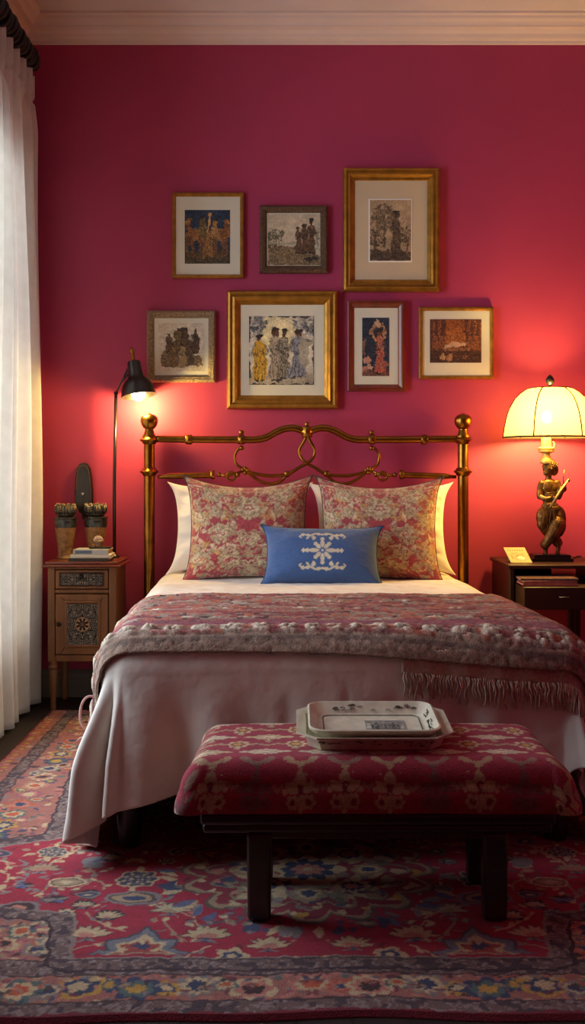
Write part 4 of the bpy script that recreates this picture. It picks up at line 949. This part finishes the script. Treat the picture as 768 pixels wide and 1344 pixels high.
# ================================================================ LEFT NIGHTSTAND
m_oak = mat('honey_oak', '#784c2a', rough=.5, var=.32, vscale=14, stretch=(1, 1, .12), bump=.08, bscale=70)
m_oak2 = mat('dark_oak_moulding', '#3d2415', rough=.5, var=.3, vscale=18)
m_top = mat('red_brown_top', '#6b2f1c', rough=.3, var=.25, vscale=12, stretch=(.15, 1, 1), coat=.3)
m_knob = mat('black_knob', '#1c1715', rough=.35, metal=.5)
NX0, NX1, NYF, NYB, NZ = -1.172, -.846, -.325, -.03, .713
ns = thing('carved_nightstand', ((NX0 + NX1) / 2, -.18, 0), 'wooden nightstand with carved panels beside the curtain', 'nightstand')
MB().box((NX0 - .012, NYF - .014, NZ - .014), (NX1 + .012, NYB, NZ)).box((NX0 - .024, NYF - .026, NZ - .026), (NX1 + .024, NYB, NZ - .014)).obj('top', m_top, ns, bevel=.006, seg=3)
cz0, cz1 = .235, NZ - .026
cs_ = MB().box((NX0, NYF, cz0), (NX0 + .034, NYB, cz1)).box((NX1 - .034, NYF, cz0), (NX1, NYB, cz1)).box((NX0 + .034, NYF + .004, cz0), (NX1 - .034, NYB, cz0 + .032)).box((NX0 + .034, NYF + .004, .562), (NX1 - .034, NYB, .580)).box((NX0 + .034, NYF + .004, cz1 - .012), (NX1 - .034, NYB, cz1)).box((NX0 + .034, NYB - .02, cz0 + .032), (NX1 - .034, NYB - .005, cz1 - .012))
cs_.obj('case', m_oak, ns, bevel=.004)
def carved(name, x0, x1, z0, z1, y, parent, seed, med=True):
    n = 150; nz = max(30, int(n * (z1 - z0) / (x1 - x0))); nxx = n
    if nz > 220: nz = 220
    c = Cv(-1, 1, 0, 1, nxx, nz, '#1e1a19'); X_, Z_ = np.meshgrid(np.linspace(x0, x1, nxx), np.linspace(z0, z1, nz)); cx, cz = (x0 + x1) / 2, (z0 + z1) / 2
    xm = np.abs(X_ - cx); zm = np.abs(Z_ - cz)
    f = fbm(xm * 70, zm * 70, seed, 2) ; w = np.abs(np.sin(f * 21)); line = sstep(.62, .9, w)
    h = .0045 * line
    if med:
        r = np.hypot(X_ - cx, Z_ - cz); th = np.arctan2(Z_ - cz, X_ - cx); inm = sstep(.036, .033, r)
        wv = sstep(.35, .7, np.maximum(np.abs(np.sin(th * 4 + r * 60)) * np.abs(np.sin(th * 4 - r * 60)), np.exp(-((r - .032) / .003) ** 2))) ; h = h * (1 - inm) + .008 * wv * inm; line = line * (1 - inm) + wv * inm
        warm = inm
    else: warm = np.zeros_like(X_)
    col = lin('#171312') * (1 - line[..., None]) + (lin('#8f8478') * (1 - warm[..., None]) + lin('#a8835f') * warm[..., None]) * line[..., None]
    return link(name, grid(np.stack([X_, y - h, Z_], -1), col), m_carv, parent)
m_carv = mat('carved_relief', attr=True, rough=.5, var=.2, vscale=150)
dr = MB().box((NX0 + .038, NYF - .004, .584), (NX1 - .038, NYB - .03, cz1 - .014)).obj('drawer', m_oak, ns, bevel=.004)
def mould(parent, x0, x1, z0, z1, y, w, m, name):
    mb = MB(); prof = [(0, 0), (.2 * w, .006), (.6 * w, .008), (.9 * w, .003), (w, -.001)]
    for s_ in range(4):
        cs4 = [(-1, -1), (1, -1), (1, 1), (-1, 1)]; a_, b_ = cs4[s_], cs4[(s_ + 1) % 4]; cx, cz = (x0 + x1) / 2, (z0 + z1) / 2; hx, hz = (x1 - x0) / 2, (z1 - z0) / 2
        for (i0, h0), (i1, h1) in zip(prof[:-1], prof[1:]):
            mb.add([(cx + a_[0] * (hx - i0), y - h0, cz + a_[1] * (hz - i0)), (cx + b_[0] * (hx - i0), y - h0, cz + b_[1] * (hz - i0)), (cx + b_[0] * (hx - i1), y - h1, cz + b_[1] * (hz - i1)), (cx + a_[0] * (hx - i1), y - h1, cz + a_[1] * (hz - i1))], [(0, 1, 2, 3)])
    return mb.obj(name, m, parent)
yd = NYF - .004
mould(dr, NX0 + .056, NX1 - .056, .596, cz1 - .024, yd, .008, m_oak2, 'moulding')
carved('carved_panel', NX0 + .064, NX1 - .064, .603, cz1 - .032, yd - .001, dr, 3, False)
def knob(x, z, y, r, parent): MB().lathe([(r * .5, 0), (r * .45, .008), (r, .014), (r * 1.05, .020), (r * .7, .026), (.001, .028)], (x, y, z), 18, mtx=Matrix.Rotation(PI / 2, 3, 'X')).obj('knob', m_knob, parent, smooth=True)
knob((NX0 + NX1) / 2, .642, yd - .004, .012, dr)
do = MB().box((NX0 + .038, NYF - .004, cz0 + .036), (NX1 - .038, NYF + .018, .558)).obj('door', m_oak, ns, bevel=.004)
xa, xb, za, zb = NX0 + .095, NX1 - .085, .318, .512
mould(do, xa - .014, xb + .014, za - .016, zb + .018, yd, .018, m_oak, 'moulding')
for (x0, z0), (x1, z1) in (((NX0 + .066, .542), (xa - .012, zb + .014)), ((NX1 - .062, .542), (xb + .012, zb + .014)), ((NX0 + .062, .278), (xa - .012, za - .012)), ((NX1 - .058, .278), (xb + .012, za - .012))): MB().tube([(x0, yd - .0005, z0), (x1, yd - .0005, z1)], .0022, 6).obj('groove', m_oak2, do)
carved('carved_panel', xa, xb, za, zb, yd - .001, do, 12, True)
knob(NX0 + .058, .418, yd, .011, do)
for x in (NX0 + .022, NX1 - .022):
    for y in (NYF + .022, NYB - .022):
        MB().lathe([(.012, 0), (.014, .01), (.013, .03), (.018, .12), (.021, .185), (.016, .195), (.023, .203), (.023, .212), (.018, .218), (.022, .236)], (x, y, 0), 18).obj('leg', m_oak, ns, smooth=True, auto=50)
# ---------------- things on the left nightstand
m_pot = mat('speckled_clay', '#8a6238', rough=.55, var=.45, vscale=60, bump=.3, bscale=120)
m_glz = mat('dark_glaze', '#2a2d2c', rough=.25, var=.5, vscale=40, coat=.4, bump=.3, bscale=90)
m_crust = mat('studded_crown', '#3c332a', rough=.5, var=.6, vscale=80, bump=.3)
m_stud = mat('cream_studs', '#b59a70', rough=.5, var=.3, vscale=60)
def pot(x, y, k, label):
    p = thing('footed_pot', (x, y, NZ), label, 'pot'); z = NZ; q = lambda L: [(r * k, z + h) for r, h in L]
    MB().lathe(q([(.044, 0), (.046, .006), (.040, .012), (.036, .020), (.040, .06), (.047, .11), (.053, .152), (.054, .160)]), (x, y, 0), 28).obj('body', m_pot, p, smooth=True, auto=50)
    MB().lathe(q([(.054, .155), (.057, .165), (.057, .185), (.0565, .196), (.061, .201), (.060, .206), (.050, .207), (.050, .19)]), (x, y, 0), 28).obj('glazed_band', m_glz, p, smooth=True, auto=50)
    MB().lathe(q([(.040, .200), (.040, .212), (.047, .217), (.046, .224), (.049, .240), (.050, .258), (.046, .266), (.03, .268), (.01, .266)]), (x, y, 0), 28).obj('crown', m_crust, p, smooth=True)
    st = MB(); pe = MB(); Rr = random.Random(int(abs(x) * 999)); P3 = lambda a, r, h: (x + r * k * math.cos(a), y + r * k * math.sin(a), z + h)
    for i in range(22):
        a = 2 * PI * i / 22; b = Rr.uniform(-.06, .06)
        pe.tube([P3(a, .047, .222), P3(a + b, .0525, .242), P3(a + b, .051, .262 + Rr.uniform(-.004, .006))], [.004, .0062, .0035], 6)
        if Rr.random() < .6: st.tube([P3(a + .14, .050, .228), P3(a + .14 + b, .0540, .245), P3(a + .14, .052, .260)], [.001, .0022, .0012], 5)
    pe.obj('petal_ring', m_glz, p, smooth=True)
    for i in range(30):
        a = Rr.uniform(0, 2 * PI); r = .055 * math.sqrt(Rr.uniform(.3, 1.1)); s = Rr.uniform(.0022, .0045); st.ellip(P3(a, r, .267 + Rr.uniform(-.006, .005)), (s, s, s), 6, 5)
    st.obj('studs', m_stud, p, smooth=True)
pot(-1.122, -.16, .96, 'speckled clay pot with dark studded crown nearest the curtain'); pot(-.982, -.115, 1.0, 'speckled clay pot with dark studded crown behind the books')
m_mask = mat('black_lacquered_wood', '#17120f', rough=.4, var=.4, vscale=30, bump=.1, coat=.2)
S2 = F / (D - .03); pxw = lambda px, py: ((px - VX) / S2, CAMZ - (py - VY) / S2)
sil = [(98, 662), (97.5, 645), (98.5, 628), (100, 615), (104, 609), (109, 607), (114.5, 609), (118, 615), (120, 628), (121.5, 645), (121.5, 662), (119, 668), (116, 670), (115, 674), (111.5, 675), (110.5, 682), (107.5, 682), (107, 674), (103.5, 673), (102, 668)]
pq = [pxw(*p) for p in sil]
pk = thing('wall_plaque', ((109 - VX) / S2, -.012, pxw(109, 682)[1]), 'tall black round-topped wooden plaque hanging behind the clay pots', 'plaque')
MB().prism(pq, lambda u, v, d: (u, d, v), -.028, -.002).obj('board', m_mask, pk, bevel=.005, seg=2)
ccx = np.mean([p[0] for p in pq[:12]]); ccz = np.mean([p[1] for p in pq[:12]])
inner = [(ccx + (u - ccx) * .80, ccz + (v - ccz) * .86) for u, v in pq[1:11]]
MB().tube([(u, -.029, v) for u, v in inner], .0025, 6).obj('edge_line', mat('worn_gold_line', '#6b4a22', rough=.5, metal=.3), pk)
hx_, hz_ = pxw(108.5, 648); MB().prism([(hx_ + .007 * a_, hz_ + .007 * b_) for a_, b_ in ((0, -1.1), (.9, .1), (.8, .7), (.4, .8), (0, .4), (-.4, .8), (-.8, .7), (-.9, .1))], lambda u, v, d: (u, d, v), -.032, -.027).obj('heart_inlay', mat('pearl', '#d8cfc6', rough=.3), pk)
m_page = mat('book_pages', '#d8cbb0', rough=.9, var=.12, vscale=200, stretch=(.02, .02, 1))
def book(x0, x1, y0, y1, z0, z1, mc, label, rz=0, spine='L', mp=m_page, group='books on the nightstand', cat='book'):
    b_ = thing('book', ((x0 + x1) / 2, (y0 + y1) / 2, z0), label, cat, group); t = .0028; c0 = ((x0 + x1) / 2, (y0 + y1) / 2); c, s = math.cos(rz), math.sin(rz)
    def bx(mb, a, e):
        q = MB().box(a, e); mb.add([(c0[0] + (p[0] - c0[0]) * c - (p[1] - c0[1]) * s, c0[1] + (p[0] - c0[0]) * s + (p[1] - c0[1]) * c, p[2]) for p in q.v], q.f)
    m1 = MB(); bx(m1, (x0, y0, z0), (x1, y1, z0 + t)); bx(m1, (x0, y0, z1 - t), (x1, y1, z1)); bx(m1, (x0, y0, z0 + t), (x1, y0 + t, z1 - t)); m1.obj('cover', mc, b_, bevel=.001)
    m2 = MB(); bx(m2, (x0 + .003, y0 + t, z0 + t), (x1 - .004, y1 - .004, z1 - t)); m2.obj('pages', mp, b_); return b_
book(-1.075, -.885, -.318, -.17, NZ, NZ + .016, mat('dark_cover', '#3a3a38', rough=.5), 'thin grey book at the bottom of the nightstand stack', mp=mat('pale_pages', '#d9d2c0', rough=.9))
book(-1.070, -.875, -.312, -.17, NZ + .016, NZ + .032, mat('cream_cover', '#d3cdbd', rough=.5), 'cream covered book in the middle of the nightstand stack', .03)
bt = book(-1.055, -.885, -.305, -.17, NZ + .032, NZ + .056, mat('pale_grey_cover', '#b4b6b8', rough=.45), 'pale grey book with a blue spine patch, on top of the stack', -.02, mp=mat('tan_pages', '#b98a55', rough=.9, var=.2, vscale=200, stretch=(.02, .02, 1)))
MB().box((-1.045, -.3065, NZ + .037), (-.965, -.3035, NZ + .051)).obj('spine_patch', mat('slate_blue', '#5c6c86', rough=.5), bt)
tb = thing('trinket_stand', (-.935, -.235, NZ + .056), 'small dark pierced trinket stand on the stacked books', 'trinket')
t_ = MB().box((-.985, -.262, NZ + .060), (-.890, -.205, NZ + .064))
for i in range(13):
    x = -.983 + i * .0076; t_.ellip((x, -.264, NZ + .0625), (.0045, .003, .0055), 8, 6)
for i in range(7): t_.ellip((-.888, -.258 + i * .008, NZ + .0625), (.003, .0045, .0055), 8, 6)
t_.obj('plate', m_crust, tb); 
for x in (-.98, -.895):
    for y in (-.258, -.21): MB().tube([(x, y, NZ + .0565), (x, y, NZ + .060)], .004, 8).obj('foot', m_crust, tb)
sh = thing('shell_ornament', (-.945, -.235, NZ + .064), 'small cream and coral shell ornament on the trinket stand', 'ornament')
MB().lathe([(.020, 0), (.022, .006), (.017, .012), (.024, .020), (.026, .028), (.020, .034)], (-.945, -.235, NZ + .064), 20).obj('base', mat('brown_base', '#7a5a44', rough=.4, var=.3), sh, smooth=True)
s_ = MB(); 
for i in range(13):
    a = PI * (i + .5) / 13; s_.tube([(-.945, -.237, NZ + .094), (-.945 + .016 * math.cos(a), -.24, NZ + .096 + .014 * math.sin(a)), (-.945 + .025 * math.cos(a), -.243, NZ + .094 + .026 * math.sin(a) * (.8 + .2 * (i % 2)))], [.003, .005, .002], 6)
s_.obj('shell', mat('coral_shell', '#e6c6b0', rough=.4, var=.4, vscale=120), sh, smooth=True)
# ---------------- black reading lamp
m_lamp = mat('black_enamel', '#191412', rough=.32, coat=.3, var=.1)
m_bulb = mat('glowing_bulb', '#fff2d0', emit='#ffd9a0', estr=BULB)
LX, LY = -.893, -.095
rl = thing('reading_lamp', (LX, LY, NZ), 'black reading lamp with bent arm and lit bulb on the carved nightstand', 'lamp')
MB().lathe([(.025, 0), (.026, .006), (.023, .012), (.012, .016), (.009, .024)], (LX, LY, NZ), 24).obj('base', m_lamp, rl, smooth=True, auto=50)
jz = 1.532; J = np.array([LX + .008, LY, jz])
MB().tube([(LX, LY, NZ + .012), (LX, LY, 1.10), tuple(J)], .0085, 12).obj('pole', m_lamp, rl, smooth=True)
AX = np.array([-.775, -.145, 1.565]); sh_dir = Vector((.16, -.10, -1)).normalized()
mtx = Vector((0, 0, -1)).rotation_difference(sh_dir).to_matrix()
neck = np.array([-.785, -.140, 1.655])
MB().ellip(tuple(J), (.012, .012, .012)).tube([tuple(J), tuple(J + np.array([.030, -.01, .055])), tuple(neck + np.array([-.02, .005, -.01]))], .0055, 10).tube([tuple(J + np.array([0, .006, .004])), tuple(neck + np.array([-.028, .01, .012]))], .004, 8).obj('arm', m_lamp, rl, smooth=True)
lsh = MB(); prof = [(.010, .036), (.030, .034), (.033, .028), (.036, -.030), (.040, -.046), (.062, -.066), (.078, -.095), (.086, -.135), (.087, -.142), (.084, -.142), (.075, -.095), (.058, -.068), (.034, -.048)]
lsh.lathe(prof, tuple(neck), 36, mtx=mtx, caps=False); shd = lsh.obj('lamp_shade', m_lamp, rl, smooth=True, auto=45)
fin = MB().lathe([(.012, .034), (.010, .048), (.006, .056), (.010, .066), (.007, .074), (.012, .084), (.013, .092), (.006, .102), (.001, .108)], tuple(neck), 16, mtx=mtx); fin.obj('finial', m_brass, shd, smooth=True)
bpos = np.array(mtx @ Vector((0, 0, -.128))) + neck
MB().ellip(tuple(bpos), (.036, .036, .038), 20, 14).obj('bulb', m_bulb, rl, smooth=True)
light('reading_lamp_light', 'POINT', tuple(np.array(mtx @ Vector((0, 0, -.172))) + neck), LAMP1, (1, .68, .19), shadow_soft_size=.03)
# ================================================================ RIGHT NIGHTSTAND
m_mah = mat('dark_mahogany', '#2a0f0b', rough=.42, var=.3, vscale=16, stretch=(.2, 1, 1), coat=.04, spec=.35)
tbn = thing('mahogany_nightstand', (1.2, -.25, 0), 'dark mahogany nightstand with open shelf under the glowing lamp', 'nightstand')
TZt = .712
MB().box((.992, -.49, TZt - .018), (1.46, -.03, TZt)).obj('top', m_mah, tbn, bevel=.005, seg=3)
MB().box((1.004, -.47, .50), (1.024, -.035, TZt - .018)).obj('side_panel', m_mah, tbn, bevel=.003)
MB().box((1.425, -.47, .50), (1.445, -.035, TZt - .018)).obj('side_panel', m_mah, tbn, bevel=.003)
MB().box((1.024, -.05, .50), (1.30, -.035, TZt - .018)).obj('back_panel', m_mah, tbn)
MB().box((1.024, -.47, .505), (1.425, -.05, .52)).obj('shelf', m_mah, tbn)
dw = MB().box((1.028, -.655, .528), (1.421, -.64, .628)).box((1.028, -.64, .528), (1.421, -.10, .626)).obj('drawer', m_mah, tbn, bevel=.004)
MB().tube([(1.185, -.655, .585), (1.185, -.668, .585), (1.225, -.668, .585), (1.225, -.655, .585)], .0028, 8).obj('handle', mat('worn_steel', '#9a8f85', rough=.35, metal=.9), dw, smooth=True)
for x, y in ((1.020, -.455), (1.43, -.455), (1.020, -.05), (1.43, -.05), (1.295, -.44)):
    MB().box((x - .013, y - .013, .0138 if x < 1.24 and y < -.34 else 0), (x + .013, y + .013, .506)).obj('leg', m_mah, tbn, bevel=.003)
# magazines on the drawer top
m_mag = mat('magazine_pages', '#c79a86', rough=.7, var=.25, vscale=260, stretch=(.03, .03, 1))
for i, (x0, x1, z0, col, lab) in enumerate(((1.035, 1.285, .0, '#a24a3c', 'red brown magazine lowest in the pile on the mahogany drawer'), (1.04, 1.28, .011, '#8f4438', 'dull red magazine in the middle of the pile on the mahogany drawer'), (1.03, 1.29, .022, '#5d3a36', 'dark covered magazine topmost of the pile on the mahogany drawer'))):
    book(x0, x1, -.60 + .004 * i, -.42, .6285 + z0, .6285 + z0 + .0105, mat('magazine_%d' % i, col, rough=.4, var=.3, vscale=60), lab, [.0, .02, -.03][i], mp=m_mag, group='magazines on the mahogany drawer', cat='magazine')
# card and dish
m_card = mat('cream_card', '#e8cf95', rough=.8)
cd = thing('greeting_card', (1.06, -.36, TZt), 'cream card with dark scribbled drawing leaning beside the lamp base', 'card')
qc = Cv(0, 1.7, 0, 1, 130, 76, '#cdb277')
for i in range(7): random.seed(i); qc.ros(.25 + i * .19, .82, .05, 5, '#4a2a1a', .5)
hatch(qc, .2, 1.3, .25, .62, 70, '#7a4a2a', L=.2, w=.014, sd=2); qc.ell(1.0, .3, .3, .12, '#f3e2b4'); hatch(qc, .5, 1.2, .1, .3, 20, '#8a5a34', L=.15, w=.012, sd=7)
random.seed(9)
U, V = np.meshgrid(np.linspace(-.05, .05, 130), np.linspace(0, .085, 76)); la = math.radians(38); rz = .0
def cardp(U, V, o=0.):
    y = -.385 + V * math.sin(la) * 1.15 + o * math.cos(la); z = TZt + .002 + V * math.cos(la) - o * math.sin(la); x = 1.077 + U - V * .28; return np.stack([x, y, z], -1)
link('front', grid(cardp(U, V), qc.img), m_paint, cd)
bkp = [cardp(u, v, .0015) for u, v in ((-.05, 0.002), (.05, .002), (.05, .085), (-.05, .085))]; bk2 = [p + np.array([0, .002, -.0015]) for p in bkp]
MB().add(bkp + bk2, [(0, 1, 2, 3), (7, 6, 5, 4), (0, 4, 5, 1), (1, 5, 6, 2), (2, 6, 7, 3), (3, 7, 4, 0)]).obj('card_back', m_card, cd)
a0 = cardp(-.03, .07, .004); a1 = cardp(.03, .07, .004)
MB().add([a0, a1, (a1[0], a1[1] + .035, TZt + .001), (a0[0], a0[1] + .035, TZt + .001)] , [(0, 1, 2, 3)]).obj('strut', m_card, cd)
# ---------------- figurine lamp
m_bronze = mat('gilt_bronze', '#6b4a22', rough=.38, metal=.65, var=.55, vscale=45, bump=.25, bscale=110)
m_blk = mat('black_marble', '#0f0b0a', rough=.25, var=.3, vscale=25, coat=.3)
m_gilt = mat('pale_gilt', '#c9a862', rough=.45, metal=.5, var=.2, vscale=30)
SX, SY = 1.240, -.26; SS = F / (D + SY)
def cs(cx, cy, dy=0.): return np.array([(cx / 7.077 + 690 - VX) / SS, SY + dy, CAMZ - (cy / 7.077 + 560 - VY) / SS])
fl_ = thing('figurine_lamp', (SX, SY, TZt), 'lit table lamp with domed cream shade on a bronze dancer figure', 'lamp')
zt2 = cs(0, 1180)[2]
MB().box((SX - .098, SY - .065, TZt), (SX + .098, SY + .065, TZt + .016)).box((SX - .088, SY - .057, TZt + .016), (SX + .088, SY + .057, TZt + .032)).box((SX - .080, SY - .05, TZt + .032), (SX + .080, SY + .05, zt2)).obj('plinth', m_blk, fl_, bevel=.004, seg=2)
g = MB(); u_ = 1 / 7.077 / SS
def cap(*pp):                                     # tapered limb  (cx,cy,dy,r in crop px)
    P_ = [cs(a, b, c) for a, b, c, r in pp]; rs = [p[3] * u_ for p in pp]
    g.tube(bez(P_, 4), rs, 12)
    for p, r in zip(P_, rs): g.ellip(p, (r, r, r), 10, 8)
def ell(cx, cy, dy, rx, rz, ry, rot=0): g.ellip(cs(cx, cy, dy), (rx * u_, ry * u_, rz * u_), 14, 10, Matrix.Rotation(rot, 3, 'Y'))
# torso
ell(218, 560, 0, 82, 84, 52); ell(195, 570, -.008, 42, 40, 34); ell(252, 566, -.008, 42, 40, 34); ell(222, 660, 0, 70, 84, 48); ell(228, 745, 0, 82, 60, 58)
cap((216, 520, 0, 38), (212, 480, 0, 28), (214, 440, 0, 30))
# full draped hips and thighs
ell(170, 840, -.006, 78, 100, 70); ell(295, 850, .004, 84, 120, 78); ell(230, 800, 0, 100, 90, 72); ell(150, 900, -.01, 52, 60, 50); ell(315, 920, .0, 62, 85, 60)
cap((285, 900, -.02, 72), (240, 985, -.03, 60), (195, 1050, -.03, 46), (172, 1090, -.02, 46)); cap((175, 900, .01, 66), (215, 970, .02, 56), (270, 1030, .02, 50), (305, 1080, .012, 46)); ell(300, 960, .0, 62, 70, 50)
cap((172, 1085, -.015, 38), (180, 1130, -.01, 22), (182, 1165, -.01, 20)); cap((306, 1075, .01, 38), (305, 1125, .0, 22), (296, 1168, -.002, 20))
ell(172, 1172, -.022, 22, 12, 40); ell(292, 1174, -.014, 24, 12, 40)
# head: face turned to the left, hair bun
ell(212, 385, 0, 56, 70, 54); ell(232, 368, .006, 74, 68, 66); ell(266, 402, .008, 44, 56, 46); ell(180, 372, -.006, 30, 34, 32); ell(190, 430, -.006, 30, 26, 28)
ell(158, 392, -.012, 9, 13, 9); ell(168, 420, -.012, 12, 6, 9); ell(172, 440, -.010, 14, 11, 12); ell(178, 350, -.016, 26, 10, 14); ell(225, 392, -.036, 9, 15, 8)
# arms
cap((150, 530, 0, 34), (130, 590, -.004, 30), (124, 645, -.012, 27)); cap((124, 648, -.012, 27), (165, 668, -.034, 22), (205, 662, -.045, 18))
cap((290, 525, 0, 36), (312, 590, -.006, 32), (300, 650, -.016, 28)); cap((300, 652, -.016, 27), (318, 600, -.034, 22), (335, 555, -.04, 18))
# hands with fingers
for hx_, hy_, dy_, dr_ in ((214, 660, -.048, 1), (338, 545, -.044, -1)):
    ell(hx_, hy_, dy_, 20, 15, 12)
    for k in range(4): cap((hx_ + dr_ * 8, hy_ - 10 + 7 * k, dy_, 5), (hx_ + dr_ * (24 - k * 2), hy_ - 12 + 7 * k, dy_ - .008, 4.6), (hx_ + dr_ * (26 - k * 2), hy_ - 8 + 7 * k, dy_ - .015, 4))
    cap((hx_, hy_ - 10, dy_, 6), (hx_ + dr_ * 10, hy_ - 26, dy_ - .008, 5))
ell(338, 575, -.03, 30, 34, 28)
bo = g.obj('figure', m_bronze, fl_, smooth=True)
rmx = bo.modifiers.new('rm', 'REMESH'); rmx.mode = 'VOXEL'; rmx.voxel_size = .0021; rmx.use_smooth_shade = True
smx = bo.modifiers.new('sm', 'SMOOTH'); smx.factor = .5; smx.iterations = 3
fo = MB()                                         # drapery folds, hair curls
for k in range(9):
    x = 150 + k * 22; fo.tube(bez([cs(228 + (x - 228) * .6, 735, -.034), cs(x, 800, -.046 + .0003 * abs(x - 235)), cs(x + 10 * (1 if x > 235 else -1), 880, -.044 + .0003 * abs(x - 235)), cs(220 + (x - 228) * .55, 985, -.03)], 4), [.0015, .0026, .0026, .001], 6)
ha = MB()
for k in range(30):
    a = k * 2.4; r = 62 * math.sqrt((k + .5) / 30); ha.ellip(cs(238 + r * math.cos(a) * .95, 362 + r * math.sin(a) * .8, -.026 + .012 * (r / 62) ** 2), (.0042, .0042, .0042), 8, 6)
ha.obj('hair_curls', m_bronze, fl_, smooth=True)
bl = MB(); bl.tube(bez([cs(150, 570, -.024), cs(180, 610, -.03), cs(222, 612, -.034), cs(268, 606, -.03)], 4), .002, 6).obj('neckline_trim', m_bronze, fl_, smooth=True)
fo.tube(bez([cs(158, 735, -.028), cs(228, 752, -.042), cs(300, 735, -.026)], 4), .003, 6)
fo.obj('drapery_fold', m_bronze, fl_, smooth=True)
MB().tube([cs(200, 742, -.058), cs(300, 590, -.06), cs(372, 488, -.058)], [.004, .006, .0085, .004], 10).obj('flute', m_gilt, fl_, smooth=True)
MB().tube([cs(330, 530, -.05), cs(326, 470, -.05), cs(336, 400, -.05)], [.0035, .0028, .002], 8).ellip(cs(372, 500, -.058), (.006, .006, .008)).obj('twig', m_bronze, fl_, smooth=True)
hz = cs(0, 300)[2]
sk = MB().lathe([(.026, hz - .024), (.030, hz - .018), (.027, hz - .004), (.022, hz + .010), (.018, hz + .020), (.018, hz + .026), (.030, hz + .030), (.038, hz + .036), (.038, hz + .044), (.040, hz + .048), (.040, hz + .054), (.024, hz + .058), (.024, hz + .10), (.010, hz + .102)], (SX - .018, SY, 0), 24)
sk.tube([(SX + .016, SY - .01, hz + .054), (SX + .02, SY - .01, hz + .075), (SX + .012, SY - .01, hz + .085)], .003, 6)
sk.obj('socket', m_gilt, fl_, smooth=True, auto=50)
# shade
SB = CAMZ - (574 - VY) / SS; sxc = (722 - VX) / SS
prof = [(.222, 0), (.2205, .02), (.216, .05), (.209, .085), (.199, .12), (.184, .155), (.164, .187), (.139, .212), (.112, .230), (.095, .236)]
m_shade = bpy.data.materials.new('lamp_silk'); m_shade.use_nodes = True; N = m_shade.node_tree.nodes; Lk = m_shade.node_tree.links
b_ = N['Principled BSDF']; b_.inputs['Base Color'].default_value = (.34, .29, .17, 1); b_.inputs['Roughness'].default_value = .9
tl = N.new('ShaderNodeBsdfTranslucent'); tl.inputs['Color'].default_value = (.38, .268, .125, 1); tp = N.new('ShaderNodeBsdfTransparent'); tp.inputs['Color'].default_value = (1, .86, .55, 1)
em = N.new('ShaderNodeEmission'); em.inputs['Color'].default_value = (*lin('#ffdf86'), 1); em.inputs['Strength'].default_value = SHADE_E
nz3 = N.new('ShaderNodeTexNoise'); nz3.inputs['Scale'].default_value = 160; bp_ = N.new('ShaderNodeBump'); bp_.inputs['Strength'].default_value = .15; Lk.new(nz3.outputs['Fac'], bp_.inputs['Height']); Lk.new(bp_.outputs[0], b_.inputs['Normal'])
m1_ = N.new('ShaderNodeMixShader'); m1_.inputs[0].default_value = .7; m2_ = N.new('ShaderNodeMixShader'); m2_.inputs[0].default_value = SHADE_T; ad = N.new('ShaderNodeAddShader')
Lk.new(b_.outputs[0], m1_.inputs[1]); Lk.new(tl.outputs[0], m1_.inputs[2]); Lk.new(m1_.outputs[0], m2_.inputs[1]); Lk.new(tp.outputs[0], m2_.inputs[2]); Lk.new(m2_.outputs[0], ad.inputs[0]); Lk.new(em.outputs[0], ad.inputs[1]); Lk.new(ad.outputs[0], N['Material Output'].inputs['Surface'])
pv = MB().lathe([(r, SB + h) for r, h in prof], (sxc, SY, 0), 60, caps=False)
shd = pv.obj('lamp_shade', m_shade, fl_, smooth=True)
rb = MB()
a00 = math.radians(-90)
for k in range(6):
    a = a00 + math.radians(27 + 60 * k); rb.tube([(sxc + (r + .001) * math.cos(a), SY + (r + .001) * math.sin(a), SB + h) for r, h in prof], .0036, 6)
for r, h, w in ((.2225, 0, .0042), (.0955, .236, .004)): rb.tube([(sxc + r * math.cos(t), SY + r * math.sin(t), SB + h) for t in np.linspace(0, 2 * PI, 60, endpoint=False)], w, 6, closed=True)
rb.obj('ribs', mat('dark_braid', '#3a2312', rough=.8), shd, smooth=True)
hp = MB()
for k in range(3): a = k * 2 * PI / 3; hp.tube([(sxc, SY, SB + .236), (sxc + .095 * math.cos(a), SY + .095 * math.sin(a), SB + .236)], .002, 6)
hp.tube([(sxc, SY, hz + .09), (sxc, SY, SB + .245)], .003, 8); hp.obj('harp', m_gilt, fl_, smooth=True)
MB().lathe([(.012, .238), (.014, .244), (.007, .250), (.012, .256), (.020, .266), (.021, .278), (.014, .292), (.006, .300), (.001, .304)], (sxc, SY, SB), 20).obj('finial', m_mask, fl_, smooth=True)
MB().ellip((sxc - .018, SY - .0, SB + .10), (.03, .03, .034), 16, 12).obj('bulb', mat('warm_bulb', '#fff2d0', emit='#ffd9a0', estr=1.0), fl_, smooth=True)
MB().tube(bez([(SX + .09, SY + .04, TZt + .008), (SX + .13, SY + .08, TZt + .004), (SX + .18, -.06, TZt + .004), (SX + .21, -.045, TZt + .004)], 5), .003, 6).obj('cord', m_lamp, fl_, smooth=True)
light('table_lamp_light', 'POINT', (sxc - .018, SY - .05, SB + .085), LAMP2, (1, .64, .15), shadow_soft_size=.07)
# ================================================================ FINISH
sc = bpy.context.scene; sc.cycles.use_denoising = True
sc.view_settings.view_transform = VIEW; sc.view_settings.look = LOOK; sc.view_settings.exposure = EXPO
sc.cycles.max_bounces = 8; sc.cycles.diffuse_bounces = 4; sc.cycles.transparent_max_bounces = 8
